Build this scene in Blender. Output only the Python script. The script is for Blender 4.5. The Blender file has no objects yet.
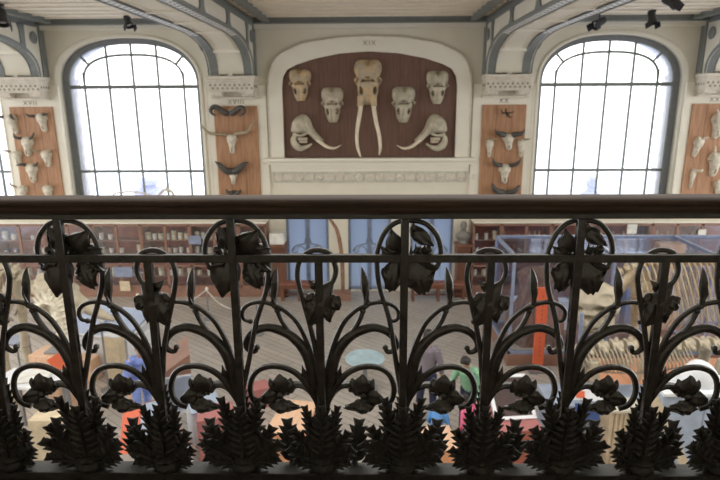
import bpy, bmesh, math, random
from mathutils import Vector, Matrix, noise
V = Vector
PI = math.pi
random.seed(11)
SC = bpy.context.scene
COL = SC.collection

# ------------------------------------------------------------------ camera
EYE = 5.58
FPX = 560.0
PITCH, YAW, ROLL = math.radians(14.04), math.radians(1.0), math.radians(.29)
fw = V((-math.sin(YAW)*math.cos(PITCH), math.cos(YAW)*math.cos(PITCH), -math.sin(PITCH)))
r0 = V((math.cos(YAW), math.sin(YAW), 0))
u0_ = r0.cross(fw)
rt = math.cos(ROLL)*r0 - math.sin(ROLL)*u0_
up = math.cos(ROLL)*u0_ + math.sin(ROLL)*r0
cam_d = bpy.data.cameras.new('camera')
cam = bpy.data.objects.new('camera', cam_d)
COL.objects.link(cam)
cam.matrix_world = Matrix(((rt.x, up.x, -fw.x, 0), (rt.y, up.y, -fw.y, 0), (rt.z, up.z, -fw.z, EYE), (0, 0, 0, 1)))
cam_d.sensor_width = 36
cam_d.lens = FPX/720*36
cam_d.clip_start = .05
cam_d.dof.use_dof = True
cam_d.dof.focus_distance = 1.95
cam_d.dof.aperture_fstop = 5.0
SC.camera = cam

def ray(px, py):
    return fw*FPX + rt*(px-360) + up*(240-py)
def at(px, py, Y):
    d = ray(px, py)
    return d*(Y/d.y) + V((0, 0, EYE))
def atz(px, py, z):
    d = ray(px, py)
    return d*((z-EYE)/d.z) + V((0, 0, EYE))
WALL = 16.0
def W(px, py, out=0.0):
    p = at(px, py, WALL)
    return V((p.x, WALL-out, p.z))

# --------------------------------------------------------------- materials
def mat(name, col, rough=.6, metal=0.0, var=.12, scale=6.0, bump=0.0, stretch=None, col2=None, spec=.5):
    m = bpy.data.materials.new(name)
    m.use_nodes = True
    nt = m.node_tree
    b = nt.nodes['Principled BSDF']
    b.inputs['Roughness'].default_value = rough
    b.inputs['Metallic'].default_value = metal
    b.inputs['Specular IOR Level'].default_value = spec
    tc = nt.nodes.new('ShaderNodeTexCoord')
    mp = nt.nodes.new('ShaderNodeMapping')
    if stretch: mp.inputs['Scale'].default_value = stretch
    nz = nt.nodes.new('ShaderNodeTexNoise')
    nz.inputs['Scale'].default_value = scale
    nz.inputs['Detail'].default_value = 5
    nt.links.new(tc.outputs['Object'], mp.inputs['Vector'])
    nt.links.new(mp.outputs['Vector'], nz.inputs['Vector'])
    cr = nt.nodes.new('ShaderNodeValToRGB')
    c2 = col2 or tuple(c*(1-var*2) for c in col)
    cr.color_ramp.elements[0].position = .35
    cr.color_ramp.elements[1].position = .65
    cr.color_ramp.elements[0].color = (*c2, 1)
    cr.color_ramp.elements[1].color = (*col, 1)
    nt.links.new(nz.outputs['Fac'], cr.inputs['Fac'])
    nt.links.new(cr.outputs['Color'], b.inputs['Base Color'])
    if bump:
        bp = nt.nodes.new('ShaderNodeBump')
        bp.inputs['Strength'].default_value = bump
        bp.inputs['Distance'].default_value = .01
        nt.links.new(nz.outputs['Fac'], bp.inputs['Height'])
        nt.links.new(bp.outputs['Normal'], b.inputs['Normal'])
    return m

def glass_mat(name, tint, clear=.85, rough=.05, gloss=(1, 1, 1), translucent=False):
    m = bpy.data.materials.new(name)
    m.use_nodes = True
    nt = m.node_tree
    nt.nodes.clear()
    out = nt.nodes.new('ShaderNodeOutputMaterial')
    tr = nt.nodes.new('ShaderNodeBsdfTransparent')
    tr.inputs['Color'].default_value = (*tint, 1)
    if translucent:
        g = nt.nodes.new('ShaderNodeBsdfTranslucent')
        g.inputs['Color'].default_value = (*gloss, 1)
    else:
        g = nt.nodes.new('ShaderNodeBsdfGlossy')
        g.inputs['Color'].default_value = (*gloss, 1)
        g.inputs['Roughness'].default_value = rough
    mx = nt.nodes.new('ShaderNodeMixShader')
    mx.inputs['Fac'].default_value = 1-clear
    nt.links.new(tr.outputs[0], mx.inputs[1])
    nt.links.new(g.outputs[0], mx.inputs[2])
    nt.links.new(mx.outputs[0], out.inputs['Surface'])
    return m

M = {}
M['iron'] = mat('cast iron', (.050, .045, .037), .26, .0, .2, 30, .12, None, None, .75)
M['iron_matte'] = mat('matte cast iron', (.040, .036, .030), .5, .0, .2, 30, .12, None, None, .35)
M['handrail'] = mat('dark varnished wood', (.075, .048, .034), .6, 0, .2, 5, 0, (1, 20, 20), None, .2)
M['redwood'] = mat('dark red wood', (.05, .016, .012), .5, 0, .2, 5)
M['plaster'] = mat('cream plaster', (.74, .695, .575), .85, 0, .03, 1.5)
M['plaster_panel'] = mat('pale cream panel', (.78, .74, .63), .8, 0, .02, 2)
M['stone'] = mat('carved stone', (.70, .64, .54), .8, 0, .08, 8)
M['stone_dark'] = mat('weathered stone frieze', (.60, .57, .48), .85, 0, .1, 12)
M['carving'] = mat('brown of hollow shade and rivets', (.36, .32, .26), .9)  # dark tone with the shade of carved hollows put in; also colours rivets
M['numeral'] = mat('grey painted numeral', (.28, .25, .20), .8)
M['greymetal'] = mat('grey painted iron', (.20, .215, .205), .5, 0, .06, 10)
M['lattice'] = mat('cream backlit gap colour', (.88, .86, .80), .7)  # light passing through the flange holes, put into the pale cell colour
M['ceil'] = mat('cream ceiling boards', (.80, .73, .60), .7, 0, .04, 3)
M['ceilgap'] = mat('brown board gap shade', (.16, .12, .085), .9)  # shadow lines between ceiling boards, put into the slab's dark colour
M['window'] = mat('grey green window iron', (.16, .18, .17), .5, 0, .08, 9)
M['frame'] = mat('blue grey window frame', (.19, .205, .215), .55, 0, .06, 8)
M['board'] = mat('orange brown oak board', (.43, .235, .125), .6, 0, .12, 3, 0, (6, 6, .7), (.33, .165, .085))
M['nicheboard'] = mat('dark brown walnut boards', (.165, .085, .058), .55, 0, .12, 3, 0, (7, 7, .5), (.12, .06, .042))
M['joint'] = mat('board joint', (.09, .045, .03), .8)
M['bone'] = mat('aged bone', (.53, .46, .345), .75, 0, .12, 7, .2)
M['bone_old'] = mat('brown old bone', (.56, .46, .32), .75, 0, .12, 7, .3, None, (.38, .29, .19))
M['bone_white'] = mat('bleached bone', (.74, .69, .57), .75, 0, .1, 10, .2, None, (.55, .50, .40))
M['bone_tan'] = mat('tan and grey bone', (.60, .43, .24), .75, 0, .1, 4.5, .3, None, (.36, .31, .23))
M['bone_grey'] = mat('greyish bone', (.56, .50, .37), .75, 0, .1, 5, .3, None, (.36, .33, .25))
M['tusk'] = mat('ivory', (.76, .67, .50), .4, 0, .08, 5)
M['horn'] = mat('dark horn', (.085, .078, .068), .5, 0, .2, 14)
M['horn_pale'] = mat('pale yellow horn', (.42, .34, .22), .5, 0, .2, 8)
M['black'] = mat('black lamp housing', (.02, .02, .022), .45)
M['lens'] = mat('lamp lens', (.65, .68, .75), .2)
M['pane'] = glass_mat('clear window pane', (.98, .99, 1), .95)
M['vitrine'] = glass_mat('bluish case glass', (.90, .93, .98), .93, .12, (.75, .80, 1))
M['cabglass'] = glass_mat('cabinet glass', (.95, .95, .97), .94, .1)
M['frost'] = glass_mat('pale blue frosted glass', (.55, .62, .74), .12, .2, (.28, .31, .365), True)
M['doorframe'] = mat('blue grey painted door', (.20, .24, .32), .5)
M['mahogany'] = mat('red brown mahogany', (.20, .085, .05), .45, 0, .15, 4, 0, (1, 1, .3))
M['mahogany_pale'] = mat('light mahogany', (.31, .165, .115), .45, 0, .12, 4)  # paler mahogany of the cabinets and plinths
M['shelfback'] = mat('dull red cabinet back', (.42, .15, .11), .8)
M['benchtop'] = mat('red brown leather seat', (.26, .10, .06), .45)
M['label'] = mat('white card', (.80, .78, .72), .8)
M['jar'] = mat('preserving fluid in glass', (.72, .68, .48), .25, 0, .2, 9, 0, None, (.48, .42, .26))
M['jar_clear'] = mat('pale jar', (.78, .80, .76), .2, 0, .2, 9, 0, None, (.55, .50, .40))
M['jar_blue'] = mat('dark blue jar', (.08, .10, .18), .25)
M['lid'] = mat('dark lid', (.06, .05, .045), .4)
M['bluesteel'] = mat('blue grey steel', (.27, .31, .43), .4)
M['palecase'] = mat('pale blue grey case panel', (.42, .49, .62), .5)
M['white'] = mat('white painted board', (.78, .79, .82), .6, 0, .04)
M['orange'] = mat('orange sign panel', (.72, .14, .06), .55, 0, .05, 3)
M['terracotta'] = mat('terracotta red panel', (.36, .105, .065), .55, 0, .05)
M['pinkred'] = mat('pinkish red panel', (.42, .16, .15), .6, 0, .05)
M['tanbox'] = mat('orange tan wood', (.72, .34, .17), .5, 0, .08, 3, 0, (6, .6, 6))
M['tanbox_top'] = mat('pale tan wood top', (.78, .50, .33), .4, 0, .08, 3, 0, (6, .6, 6))
M['cream'] = mat('cream board', (.70, .58, .40), .7)
M['blue'] = mat('deep blue board', (.04, .075, .22), .5)
M['paleblue'] = mat('pale blue top', (.42, .56, .62), .35)
M['brownhide'] = mat('brown wrinkled hide', (.36, .20, .125), .8, 0, .2, 5, .6, (3, 3, .8), (.17, .09, .06))
M['marble'] = mat('grey plaster bust', (.24, .225, .20), .6, 0, .12, 8)
M['rope'] = mat('pale rope', (.62, .58, .52), .8)
M['steel'] = mat('dull steel post', (.34, .35, .36), .35, .6)
M['skin'] = mat('skin', (.50, .30, .20), .55, 0, .06, 10)
M['hair'] = mat('dark hair', (.018, .014, .012), .6)
M['green'] = mat('pale green cotton', (.26, .52, .33), .85, 0, .06)
M['pink'] = mat('pink cotton', (.72, .15, .26), .85, 0, .06)
M['mauve'] = mat('grey mauve cotton', (.20, .17, .20), .85, 0, .08)
M['navy'] = mat('navy cotton', (.028, .035, .085), .85)
M['skyblue'] = mat('bright blue cotton', (.12, .33, .72), .85)
M['lilac'] = mat('lilac blue cotton', (.38, .40, .78), .85)
M['bluecloth'] = mat('light blue cotton', (.30, .40, .78), .85, 0, .15, 5, 0, None, (.14, .20, .52))
M['shoe'] = mat('dark shoe', (.03, .028, .03), .6)
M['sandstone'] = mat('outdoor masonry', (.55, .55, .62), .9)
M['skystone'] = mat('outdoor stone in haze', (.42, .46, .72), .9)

# ---------------------------------------------------------- mesh collector
def crom(pts, n=6, closed=False):
    pts = [V(p) for p in pts]
    if len(pts) < 3: return pts
    out = []
    m = len(pts)
    for i in range(m-1 if not closed else m):
        p0 = pts[i-1] if (i > 0 or closed) else pts[0]*2-pts[1]
        p1 = pts[i]; p2 = pts[(i+1) % m]
        p3 = pts[(i+2) % m] if (i+2 < m or closed) else pts[-1]*2-pts[-2]
        for k in range(n):
            t = k/n
            out.append(.5*((2*p1)+(p2-p0)*t+(2*p0-5*p1+4*p2-p3)*t*t+(3*p1-p0-3*p2+p3)*t**3))
    if not closed: out.append(pts[-1])
    return out

def lerp_list(vals, n):
    out = []
    for i in range(n):
        f = i/(n-1)*(len(vals)-1)
        k = min(int(f), len(vals)-2)
        out.append(vals[k]+(vals[k+1]-vals[k])*(f-k))
    return out

class MB:
    def __init__(s):
        s.v = []; s.f = []; s.m = []; s.cur = 0
    def add(s, verts, faces):
        o = len(s.v)
        s.v += [V(p) for p in verts]
        s.f += [tuple(i+o for i in f) for f in faces]
        s.m += [s.cur]*len(faces)
    def box(s, c, d, rot=None):
        x, y, z = d[0]/2, d[1]/2, d[2]/2
        vs = [V(q) for q in ((-x,-y,-z),(x,-y,-z),(x,y,-z),(-x,y,-z),(-x,-y,z),(x,-y,z),(x,y,z),(-x,y,z))]
        if rot is not None: vs = [rot @ q for q in vs]
        s.add([q+V(c) for q in vs], [(3,2,1,0),(4,5,6,7),(0,1,5,4),(1,2,6,5),(2,3,7,6),(3,0,4,7)])
        return s
    def bx(s, x0, x1, y0, y1, z0, z1):
        return s.box(((x0+x1)/2, (y0+y1)/2, (z0+z1)/2), (abs(x1-x0), abs(y1-y0), abs(z1-z0)))
    def loft(s, rings, cap=True, closed=True):
        n = len(rings[0]); o = []
        vs = [p for r in rings for p in r]
        fs = []
        for i in range(len(rings)-1):
            for k in range(n if closed else n-1):
                a = i*n+k; b = i*n+(k+1) % n
                fs.append((a, b, b+n, a+n))
        if cap:
            fs.append(tuple(reversed(range(n))))
            fs.append(tuple((len(rings)-1)*n+k for k in range(n)))
        s.add(vs, fs)
        return s
    def tube(s, path, r, n=8, flat=1.0, cap=True, ref=None, ph=0.0):
        """flat scales the second axis (along ref, kept constant)"""
        P = [V(p) for p in path]
        R = lerp_list(r, len(P)) if isinstance(r, (list, tuple)) else [r]*len(P)
        rings = []; nrm = None
        for i, p in enumerate(P):
            t = (P[min(i+1, len(P)-1)]-P[max(i-1, 0)])
            if t.length < 1e-9: t = V((0, 0, 1))
            t.normalize()
            if ref is not None:
                b = V(ref) - t*t.dot(V(ref))
                if b.length < 1e-4: b = t.orthogonal()
                b.normalize()
            else:
                if nrm is None: nrm = t.orthogonal().normalized()
                b = nrm - t*t.dot(nrm)
                b.normalize(); nrm = b
            a = b.cross(t)
            rings.append([p + a*R[i]*math.cos(2*PI*k/n+ph) + b*R[i]*flat*math.sin(2*PI*k/n+ph) for k in range(n)])
        s.loft(rings, cap)
        return s
    def lathe(s, prof, c=(0, 0, 0), n=16, rot=None, flute=0, famp=0, twist=0):
        rings = []
        for j, (r, z) in enumerate(prof):
            ring = []
            for k in range(n):
                a = 2*PI*k/n
                rr = r*(1+famp*math.cos(flute*(a+twist*z))) if flute else r
                q = V((rr*math.cos(a), rr*math.sin(a), z))
                if rot is not None: q = rot @ q
                ring.append(q+V(c))
            rings.append(ring)
        s.loft(rings)
        return s
    def blob(s, c, r, nu=14, nv=10, rot=None, fn=None):
        rings = []
        for j in range(nv+1):
            th = PI*(j+.001)/(nv+.002)
            ring = []
            for k in range(nu):
                a = 2*PI*k/nu
                q = V((math.sin(th)*math.cos(a), math.sin(th)*math.sin(a), -math.cos(th)))
                if fn: q = q*fn(q)
                q = V((q.x*r[0], q.y*r[1], q.z*r[2]))
                if rot is not None: q = rot @ q
                ring.append(q+V(c))
            rings.append(ring)
        s.loft(rings)
        return s
    def prism(s, poly, vec):
        """poly: 3D points of a planar outline, extruded along vec"""
        n = len(poly); vec = V(vec)
        vs = [V(p) for p in poly]+[V(p)+vec for p in poly]
        fs = [tuple(reversed(range(n))), tuple(range(n, 2*n))]
        fs += [(k, (k+1) % n, (k+1) % n+n, k+n) for k in range(n)]
        s.add(vs, fs)
        return s
    def build(s, name, mats, parent=None, smooth=40, bevel=0, loc=None):
        me = bpy.data.meshes.new(name)
        org = V(loc) if loc is not None else V((0, 0, 0))
        me.from_pydata([p-org for p in s.v], [], s.f)
        if not isinstance(mats, (list, tuple)): mats = [mats]
        for m in mats: me.materials.append(m)
        if len(mats) > 1: me.polygons.foreach_set('material_index', s.m)
        bm = bmesh.new(); bm.from_mesh(me)
        bmesh.ops.recalc_face_normals(bm, faces=bm.faces)
        bm.to_mesh(me); bm.free()
        if smooth:
            me.polygons.foreach_set('use_smooth', [True]*len(me.polygons))
            me.set_sharp_from_angle(angle=math.radians(smooth))
        me.update()
        o = bpy.data.objects.new(name, me)
        COL.objects.link(o)
        o.location = org
        if parent is not None: o.parent = parent
        if bevel:
            b = o.modifiers.new('bevel', 'BEVEL'); b.width = bevel; b.segments = 2; b.limit_method = 'ANGLE'
        return o

def tag(o, label, cat, group=None):
    o['label'] = label; o['category'] = cat
    if group: o['group'] = group
    return o
def thing(name, label, cat, loc=(0, 0, 0), rz=0.0, group=None):
    o = bpy.data.objects.new(name, None)
    o.empty_display_size = .05
    COL.objects.link(o)
    o.location = loc; o.rotation_euler = (0, 0, rz)
    return tag(o, label, cat, group)
def struct(o):
    o['kind'] = 'structure'
    return o
def copy_tree(o, parent=None):
    c = o.copy(); COL.objects.link(c)
    if parent is not None: c.parent = parent
    for ch in list(o.children): copy_tree(ch, c)
    return c
def curve_mesh(outlines, depth, origin_y):
    """filled outlines in the x-z plane (first outer, rest holes), extruded away from the room"""
    cu = bpy.data.curves.new('tmp', 'CURVE'); cu.dimensions = '2D'; cu.fill_mode = 'BOTH'
    cu.extrude = depth/2
    for o in outlines:
        sp = cu.splines.new('POLY'); sp.points.add(len(o)-1)
        for i, (x, z) in enumerate(o): sp.points[i].co = (x, z, 0, 1)
        sp.use_cyclic_u = True
    ob = bpy.data.objects.new('tmp', cu); COL.objects.link(ob)
    dg = bpy.context.evaluated_depsgraph_get()
    me = bpy.data.meshes.new_from_object(ob.evaluated_get(dg))
    bpy.data.objects.remove(ob); bpy.data.curves.remove(cu)
    for v in me.vertices:
        x, z, d = v.co
        v.co = (x, origin_y+depth/2+d, z)
    bm = bmesh.new(); bm.from_mesh(me)
    bmesh.ops.remove_doubles(bm, verts=bm.verts, dist=1e-4)
    bmesh.ops.recalc_face_normals(bm, faces=bm.faces)
    bm.to_mesh(me); bm.free()
    return me
def curve_obj(name, outlines, depth, y, m, parent=None):
    me = curve_mesh(outlines, depth, y)
    me.materials.clear(); me.materials.append(m)
    o = bpy.data.objects.new(name, me); COL.objects.link(o)
    if parent is not None: o.parent = parent
    return o
def text_obj(txt, size, loc, m, name, parent=None, depth=.004):
    cu = bpy.data.curves.new('tmp', 'FONT'); cu.body = txt; cu.size = size; cu.extrude = depth
    cu.align_x = 'CENTER'; cu.align_y = 'CENTER'; cu.space_character = 1.35
    ob = bpy.data.objects.new('tmp', cu); COL.objects.link(ob)
    dg = bpy.context.evaluated_depsgraph_get()
    me = bpy.data.meshes.new_from_object(ob.evaluated_get(dg))
    bpy.data.objects.remove(ob)
    for v in me.vertices:
        x, y, z = v.co
        v.co = (x, -z, y)
    me.materials.clear(); me.materials.append(m)
    o = bpy.data.objects.new(name, me); COL.objects.link(o)
    o.location = loc
    if parent is not None: o.parent = parent
    return o
def remesh(o, voxel, smooth=3):
    """make one continuous surface of overlapping pieces"""
    r = o.modifiers.new('r', 'REMESH'); r.mode = 'VOXEL'; r.voxel_size = voxel; r.use_smooth_shade = True
    if smooth:
        s = o.modifiers.new('s', 'SMOOTH'); s.iterations = smooth; s.factor = .5
    dg = bpy.context.evaluated_depsgraph_get()
    me = bpy.data.meshes.new_from_object(o.evaluated_get(dg))
    o.modifiers.clear()
    old = o.data; mats = [m for m in old.materials]
    o.data = me
    me.materials.clear()
    for m in mats: me.materials.append(m)
    me.polygons.foreach_set('use_smooth', [True]*len(me.polygons))
    bpy.data.meshes.remove(old)
    return o
ORD = ['first', 'second', 'third', 'fourth', 'fifth', 'sixth', 'seventh', 'eighth', 'ninth', 'tenth', 'eleventh', 'twelfth']
def world_child(o, parent):
    """o was modelled in room coordinates: keep it in place under an unrotated Empty"""
    o.parent = parent
    o.matrix_parent_inverse = Matrix.Translation(-V(parent.location))
    return o

# ------------------------------------------------------------------ floor
def parquet():
    m = bpy.data.materials.new('parquet floor'); m.use_nodes = True
    nt = m.node_tree; b = nt.nodes['Principled BSDF']
    tc = nt.nodes.new('ShaderNodeTexCoord')
    mp = nt.nodes.new('ShaderNodeMapping'); mp.inputs['Rotation'].default_value = (0, 0, math.radians(38))
    br = nt.nodes.new('ShaderNodeTexBrick')
    br.inputs['Scale'].default_value = 1.0
    br.inputs['Brick Width'].default_value = 1.1; br.inputs['Row Height'].default_value = .16
    br.inputs['Mortar Size'].default_value = .006
    br.inputs['Color1'].default_value = (.54, .485, .43, 1); br.inputs['Color2'].default_value = (.46, .41, .355, 1)
    br.inputs['Mortar'].default_value = (.14, .10, .08, 1)
    nz = nt.nodes.new('ShaderNodeTexNoise'); nz.inputs['Scale'].default_value = 1.3; nz.inputs['Detail'].default_value = 4
    mx = nt.nodes.new('ShaderNodeMixRGB'); mx.blend_type = 'MULTIPLY'; mx.inputs['Fac'].default_value = .35
    nt.links.new(tc.outputs['Object'], mp.inputs['Vector'])
    nt.links.new(mp.outputs['Vector'], br.inputs['Vector'])
    nt.links.new(tc.outputs['Object'], nz.inputs['Vector'])
    nt.links.new(br.outputs['Color'], mx.inputs['Color1']); nt.links.new(nz.outputs['Fac'], mx.inputs['Color2'])
    nt.links.new(mx.outputs['Color'], b.inputs['Base Color'])
    b.inputs['Roughness'].default_value = .38
    return m
struct(MB().bx(-15, 15, -2.5, 16.6, -.2, 0).build('floor', parquet(), smooth=0))
GZ = 4.13
struct(MB().bx(-15, 15, -2.6, 1.92, GZ-.35, GZ).build('floor', M['redwood'], smooth=0))
struct(MB().bx(-15, 15, -2.8, -2.6, 0, 8.2).build('shade_wall_gallery', M['plaster'], smooth=0))  # unseen back wall, added to keep light off the railing from behind
struct(MB().bx(-15, 15, -2.6, 2.4, 7.9, 8.1).build('ceiling', M['plaster'], smooth=0))  # unseen ceiling over the camera, added to shade the railing
struct(MB().bx(-7.6, -7.4, -2.6, 1.6, GZ, 7.9).build('shade_wall_left', M['plaster'], smooth=0))  # unseen side closure, added to darken the near side of the railing
struct(MB().bx(7.4, 7.6, -2.6, 1.6, GZ, 7.9).build('shade_wall_right', M['plaster'], smooth=0))  # matching unseen closure, also added to hold light off the railing

# --------------------------------------------------------------- end wall
CEIL = 7.72
THK = .45
def superarch(cx, hw, z0, zs, rise, n=2.35, k=30):
    """window outline: straight jambs to zs, then a flattened arch"""
    o = [(cx-hw, z0)]
    for i in range(k+1):
        a = PI*(1-i/k)
        c, s_ = math.cos(a), math.sin(a)
        x = hw*(abs(c)**(2/n))*(1 if c >= 0 else -1)
        o.append((cx+x, zs+rise*abs(s_)**(2/n)))
    o.append((cx+hw, z0))
    return o
WINX = (-12.3, -6.69, 6.64, 12.3)
WHW, WZ0, WZS, WRISE = 1.99, 2.75, 6.02, 1.25
niche_px = [(284, 157), (283, 87), (284, 77), (288, 69.5), (297, 64.5), (315, 58.5), (340, 53.2), (369, 51.0)]
niche = [(W(*p).x*1.012, W(*p).z) for p in niche_px]
niche[0] = (niche[1][0], 4.007)
niche = niche + [(-x, z) for x, z in reversed(niche[:-1])]
nb_px = [(270.5, 157), (268.5, 90), (269.5, 75), (273, 63), (281, 54), (302, 44), (335, 38.5), (369, 36.5)]
nbord = [(W(*p).x, W(*p).z) for p in nb_px]
nbord[0] = (nbord[1][0], 4.007)
nbord = nbord + [(-x, z) for x, z in reversed(nbord[:-1])]
DOORX = [-1.83, 0.0, 1.83]
DHW, DZ = .63, 2.6
doors = [[(x-DHW, .02), (x-DHW, DZ), (x+DHW, DZ), (x+DHW, .02)] for x in DOORX]
wins = [superarch(x, WHW, WZ0, WZS, WRISE) for x in WINX]
outer = [(-15, -.2), (-15, 8.3), (15, 8.3), (15, -.2)]
wall = struct(curve_obj('wall_back', [outer, niche]+doors+wins, THK, WALL, M['plaster']))
# rounded plaster lip round each window
for i, x in enumerate(WINX):
    pts = [V((p[0], WALL-.015, p[1])) for p in superarch(x, WHW+.04, WZ0, WZS, WRISE+.04, k=40)]
    struct(MB().tube(pts, .05, 8, flat=.6, ref=(0, 1, 0)).build('trim_%d' % (i+1), M['plaster'], wall))
# niche: boards, raised border, numeral
nb = struct(curve_obj('trim_10', [[(x*.998, z-.004) for x, z in niche]], .2, WALL-.004, M['nicheboard'], wall))
def niche_top(x):
    for (a, za), (b_, zb) in zip(niche, niche[1:]):
        if a <= x <= b_ and b_ > a: return za+(zb-za)*(x-a)/(b_-a)-.02
    return 4.05
jb = MB()
for i in range(1, 9):
    x = -2.5+i*.556
    jb.bx(x-.006, x+.006, WALL-.008, WALL, 4.01, min(zz for zz in (niche_top(x-.01), niche_top(x+.01))))
struct(jb.build('board_joint', M['joint'], nb, smooth=0))
struct(curve_obj('trim_11', [nbord, [(x*.995, z-.012 if z > 5 else z-.0) for x, z in niche]], .11, WALL-.11, M['plaster_panel'], wall))
pts = [V((x, WALL-.11, z)) for x, z in nbord]
struct(MB().tube(pts, .022, 6).build('trim_12', M['stone'], wall))
struct(text_obj('XIX', .17, (0, WALL-.116, W(369, 43.5).z), M['numeral'], 'painted_numeral', wall))
# ledge and frieze under the niche
lg = MB()
lg.bx(-2.98, 2.98, WALL-.28, WALL, 3.91, 4.0)
lg.bx(-2.93, 2.93, WALL-.15, WALL, 3.80, 3.90)
for (a, b_, o_) in ((3.74, 3.80, .13), (3.68, 3.74, .10), (3.60, 3.68, .075)):
    lg.bx(-2.8, 2.8, WALL-o_, WALL, a, b_)
lg = struct(lg.build('trim_13', M['plaster_panel'], wall, smooth=0, bevel=.012))
fr = struct(MB().bx(-2.75, 2.75, WALL-.05, WALL, 3.29, 3.60).build('trim_14', M['stone_dark'], wall, smooth=0))
ros = MB()
for i in range(10):
    x = -2.6+i*.578
    R90 = Matrix.Rotation(PI/2, 3, 'X')
    ros.lathe([(.001, 0), (.105, 0), (.115, .02), (.09, .035), (.07, .02), (.05, .045), (.001, .05)], (x, WALL-.05, 3.445), 18, R90, 6, .08)
    ros.bx(x+.16, x+.42, WALL-.066, WALL-.05, 3.37, 3.52)
struct(ros.build('rosette', M['stone'], fr))
# pilaster slabs behind the boards, with narrow white fillets
RIBX = (-9.47, -3.70, 3.70, 9.47)
for i, x in enumerate(RIBX):
    hw = .82
    p = struct(MB().bx(x-hw, x+hw, WALL-.06, WALL, 0, 6.0).build('trim_%d' % (20+i), M['plaster_panel'], wall, smooth=0, bevel=.01))
    f = MB()
    for sx in (-1, 1): f.bx(x+sx*hw-.022, x+sx*hw+.022, WALL-.075, WALL, 0, 5.99)
    struct(f.build('fillet', M['plaster_panel'], p, smooth=0))
    t = ('XVII', 'XVIII', 'XX', 'XXI')[i]
    struct(text_obj(t, .165, (x, WALL-.063, 5.537), M['numeral'], 'painted_numeral', p))

# ---------------------------------------------------------------- windows
def offset_arch(cx, hw, zs, rise, z0, k=36, n=2.35):
    return [V((p[0], 0, p[1])) for p in superarch(cx, hw, z0, zs, rise, n, k)]
def arch_z(dx, hw, rise, n=2.35):
    t = min(1, abs(dx)/hw)
    return WZS+rise*max(0, 1-t**n)**(1/n)
for i, x in enumerate(WINX):
    win = struct(thing('window_%d' % (i+1), 'arched window', 'window', (x, WALL+.42, 0)))
    for k_ in ('label', 'category'): del win[k_]
    y = 0
    fr_o = superarch(0, WHW+.02, WZ0, WZS, WRISE+.02, k=36)
    fr_i = superarch(0, WHW-.17, WZ0+.001, WZS, WRISE-.14, k=36)
    f = curve_obj('window_frame', [fr_o, fr_i], .2, -.10, M['frame'], win)
    struct(f)
    b = MB()
    bw = .046
    hw_i, rise_i = WHW-.15, WRISE-.12
    # verticals: two margins, three mullions
    for dx in (-1.42, -.71, 0, .71, 1.42):
        top = arch_z(dx, hw_i, rise_i) if abs(dx) < 1.4 else WZS+.35
        b.bx(dx-bw/2, dx+bw/2, -.03, .03, WZ0, top)
    for z, w in ((WZS-.05, .10), (3.57, .075)):
        b.bx(-hw_i, hw_i, -.035, .035, z-w/2, z+w/2)
    inner = [V((p[0], 0, p[1])) for p in superarch(0, 1.42, WZS-.02, WZS+.1, .72, 2.6, 30)]
    b.tube(inner, .034, 6)
    for sx in (-1, 1):
        b.tube([V((sx*1.24, 0, WZS+.56)), V((sx*1.66, 0, WZS+1.02))], .032, 6)
    struct(b.build('glazing_bar', M['window'], win, smooth=30))
    pane = superarch(0, WHW-.15, WZ0, WZS, WRISE-.12, k=36)
    g = curve_obj('window_pane', [pane], .008, .03, M['pane'], win)
    struct(g)
    struct(MB().bx(-WHW, WHW, -.55, .12, WZ0-.1, WZ0).build('window_sill', M['plaster_panel'], win, smooth=0))
    # masonry reveal outdoors
    rv_o = superarch(0, WHW+.6, WZ0-.3, WZS, WRISE+.6, k=24)
    rv_i = superarch(0, WHW-.02, WZ0-.299, WZS, WRISE-.0, k=24)
    struct(curve_obj('outer_reveal', [rv_o, rv_i], .75, .10, M['sandstone'], win))

# blue doors under the niche
for i, x in enumerate(DOORX):
    d = struct(thing('door_%d' % (i+1), 'x', 'x', (x, WALL+.12, 0)))
    for k_ in ('label', 'category'): del d[k_]
    f = MB()
    f.bx(-DHW, -DHW+.07, -.05, .05, 0, DZ); f.bx(DHW-.07, DHW, -.05, .05, 0, DZ)
    f.bx(-.05, .05, -.05, .05, 0, DZ); f.bx(-DHW, DHW, -.05, .05, DZ-.08, DZ)
    f.bx(-DHW, DHW, -.05, .05, 0, .10)
    f.bx(-DHW, DHW, -.02, .02, .90, .93)
    struct(f.build('door_frame', M['doorframe'], d, smooth=0, bevel=.006))
    struct(MB().bx(-DHW+.05, DHW-.05, -.006, .006, .08, DZ-.05).build('door_pane', M['frost'], d, smooth=0))
    g = MB()
    for sx in (-1, 1):
        sp = []
        for k in range(40):
            a = k/39*4.2*PI*.5
            r = .02+.075*k/39
            sp.append(V((sx*(.40-r*math.cos(a)), -.03, 1.24+r*math.sin(a))))
        g.tube(sp, .014, 5)
        g.tube(crom([(sx*.05, -.03, 1.62), (sx*.10, -.03, 1.45), (sx*.22, -.03, 1.42), (sx*.38, -.03, 1.36), (sx*.49, -.03, 1.22)], 6), .018, 5)
        g.tube(crom([(sx*.05, -.03, 1.12), (sx*.12, -.03, 1.30), (sx*.24, -.03, 1.36), (sx*.34, -.03, 1.30)], 6), .015, 5)
        g.tube([V((sx*.28, -.03, .45)), V((sx*.28, -.03, 1.05))], .008, 5)
    struct(g.build('door_grille', M['window'], d))

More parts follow.
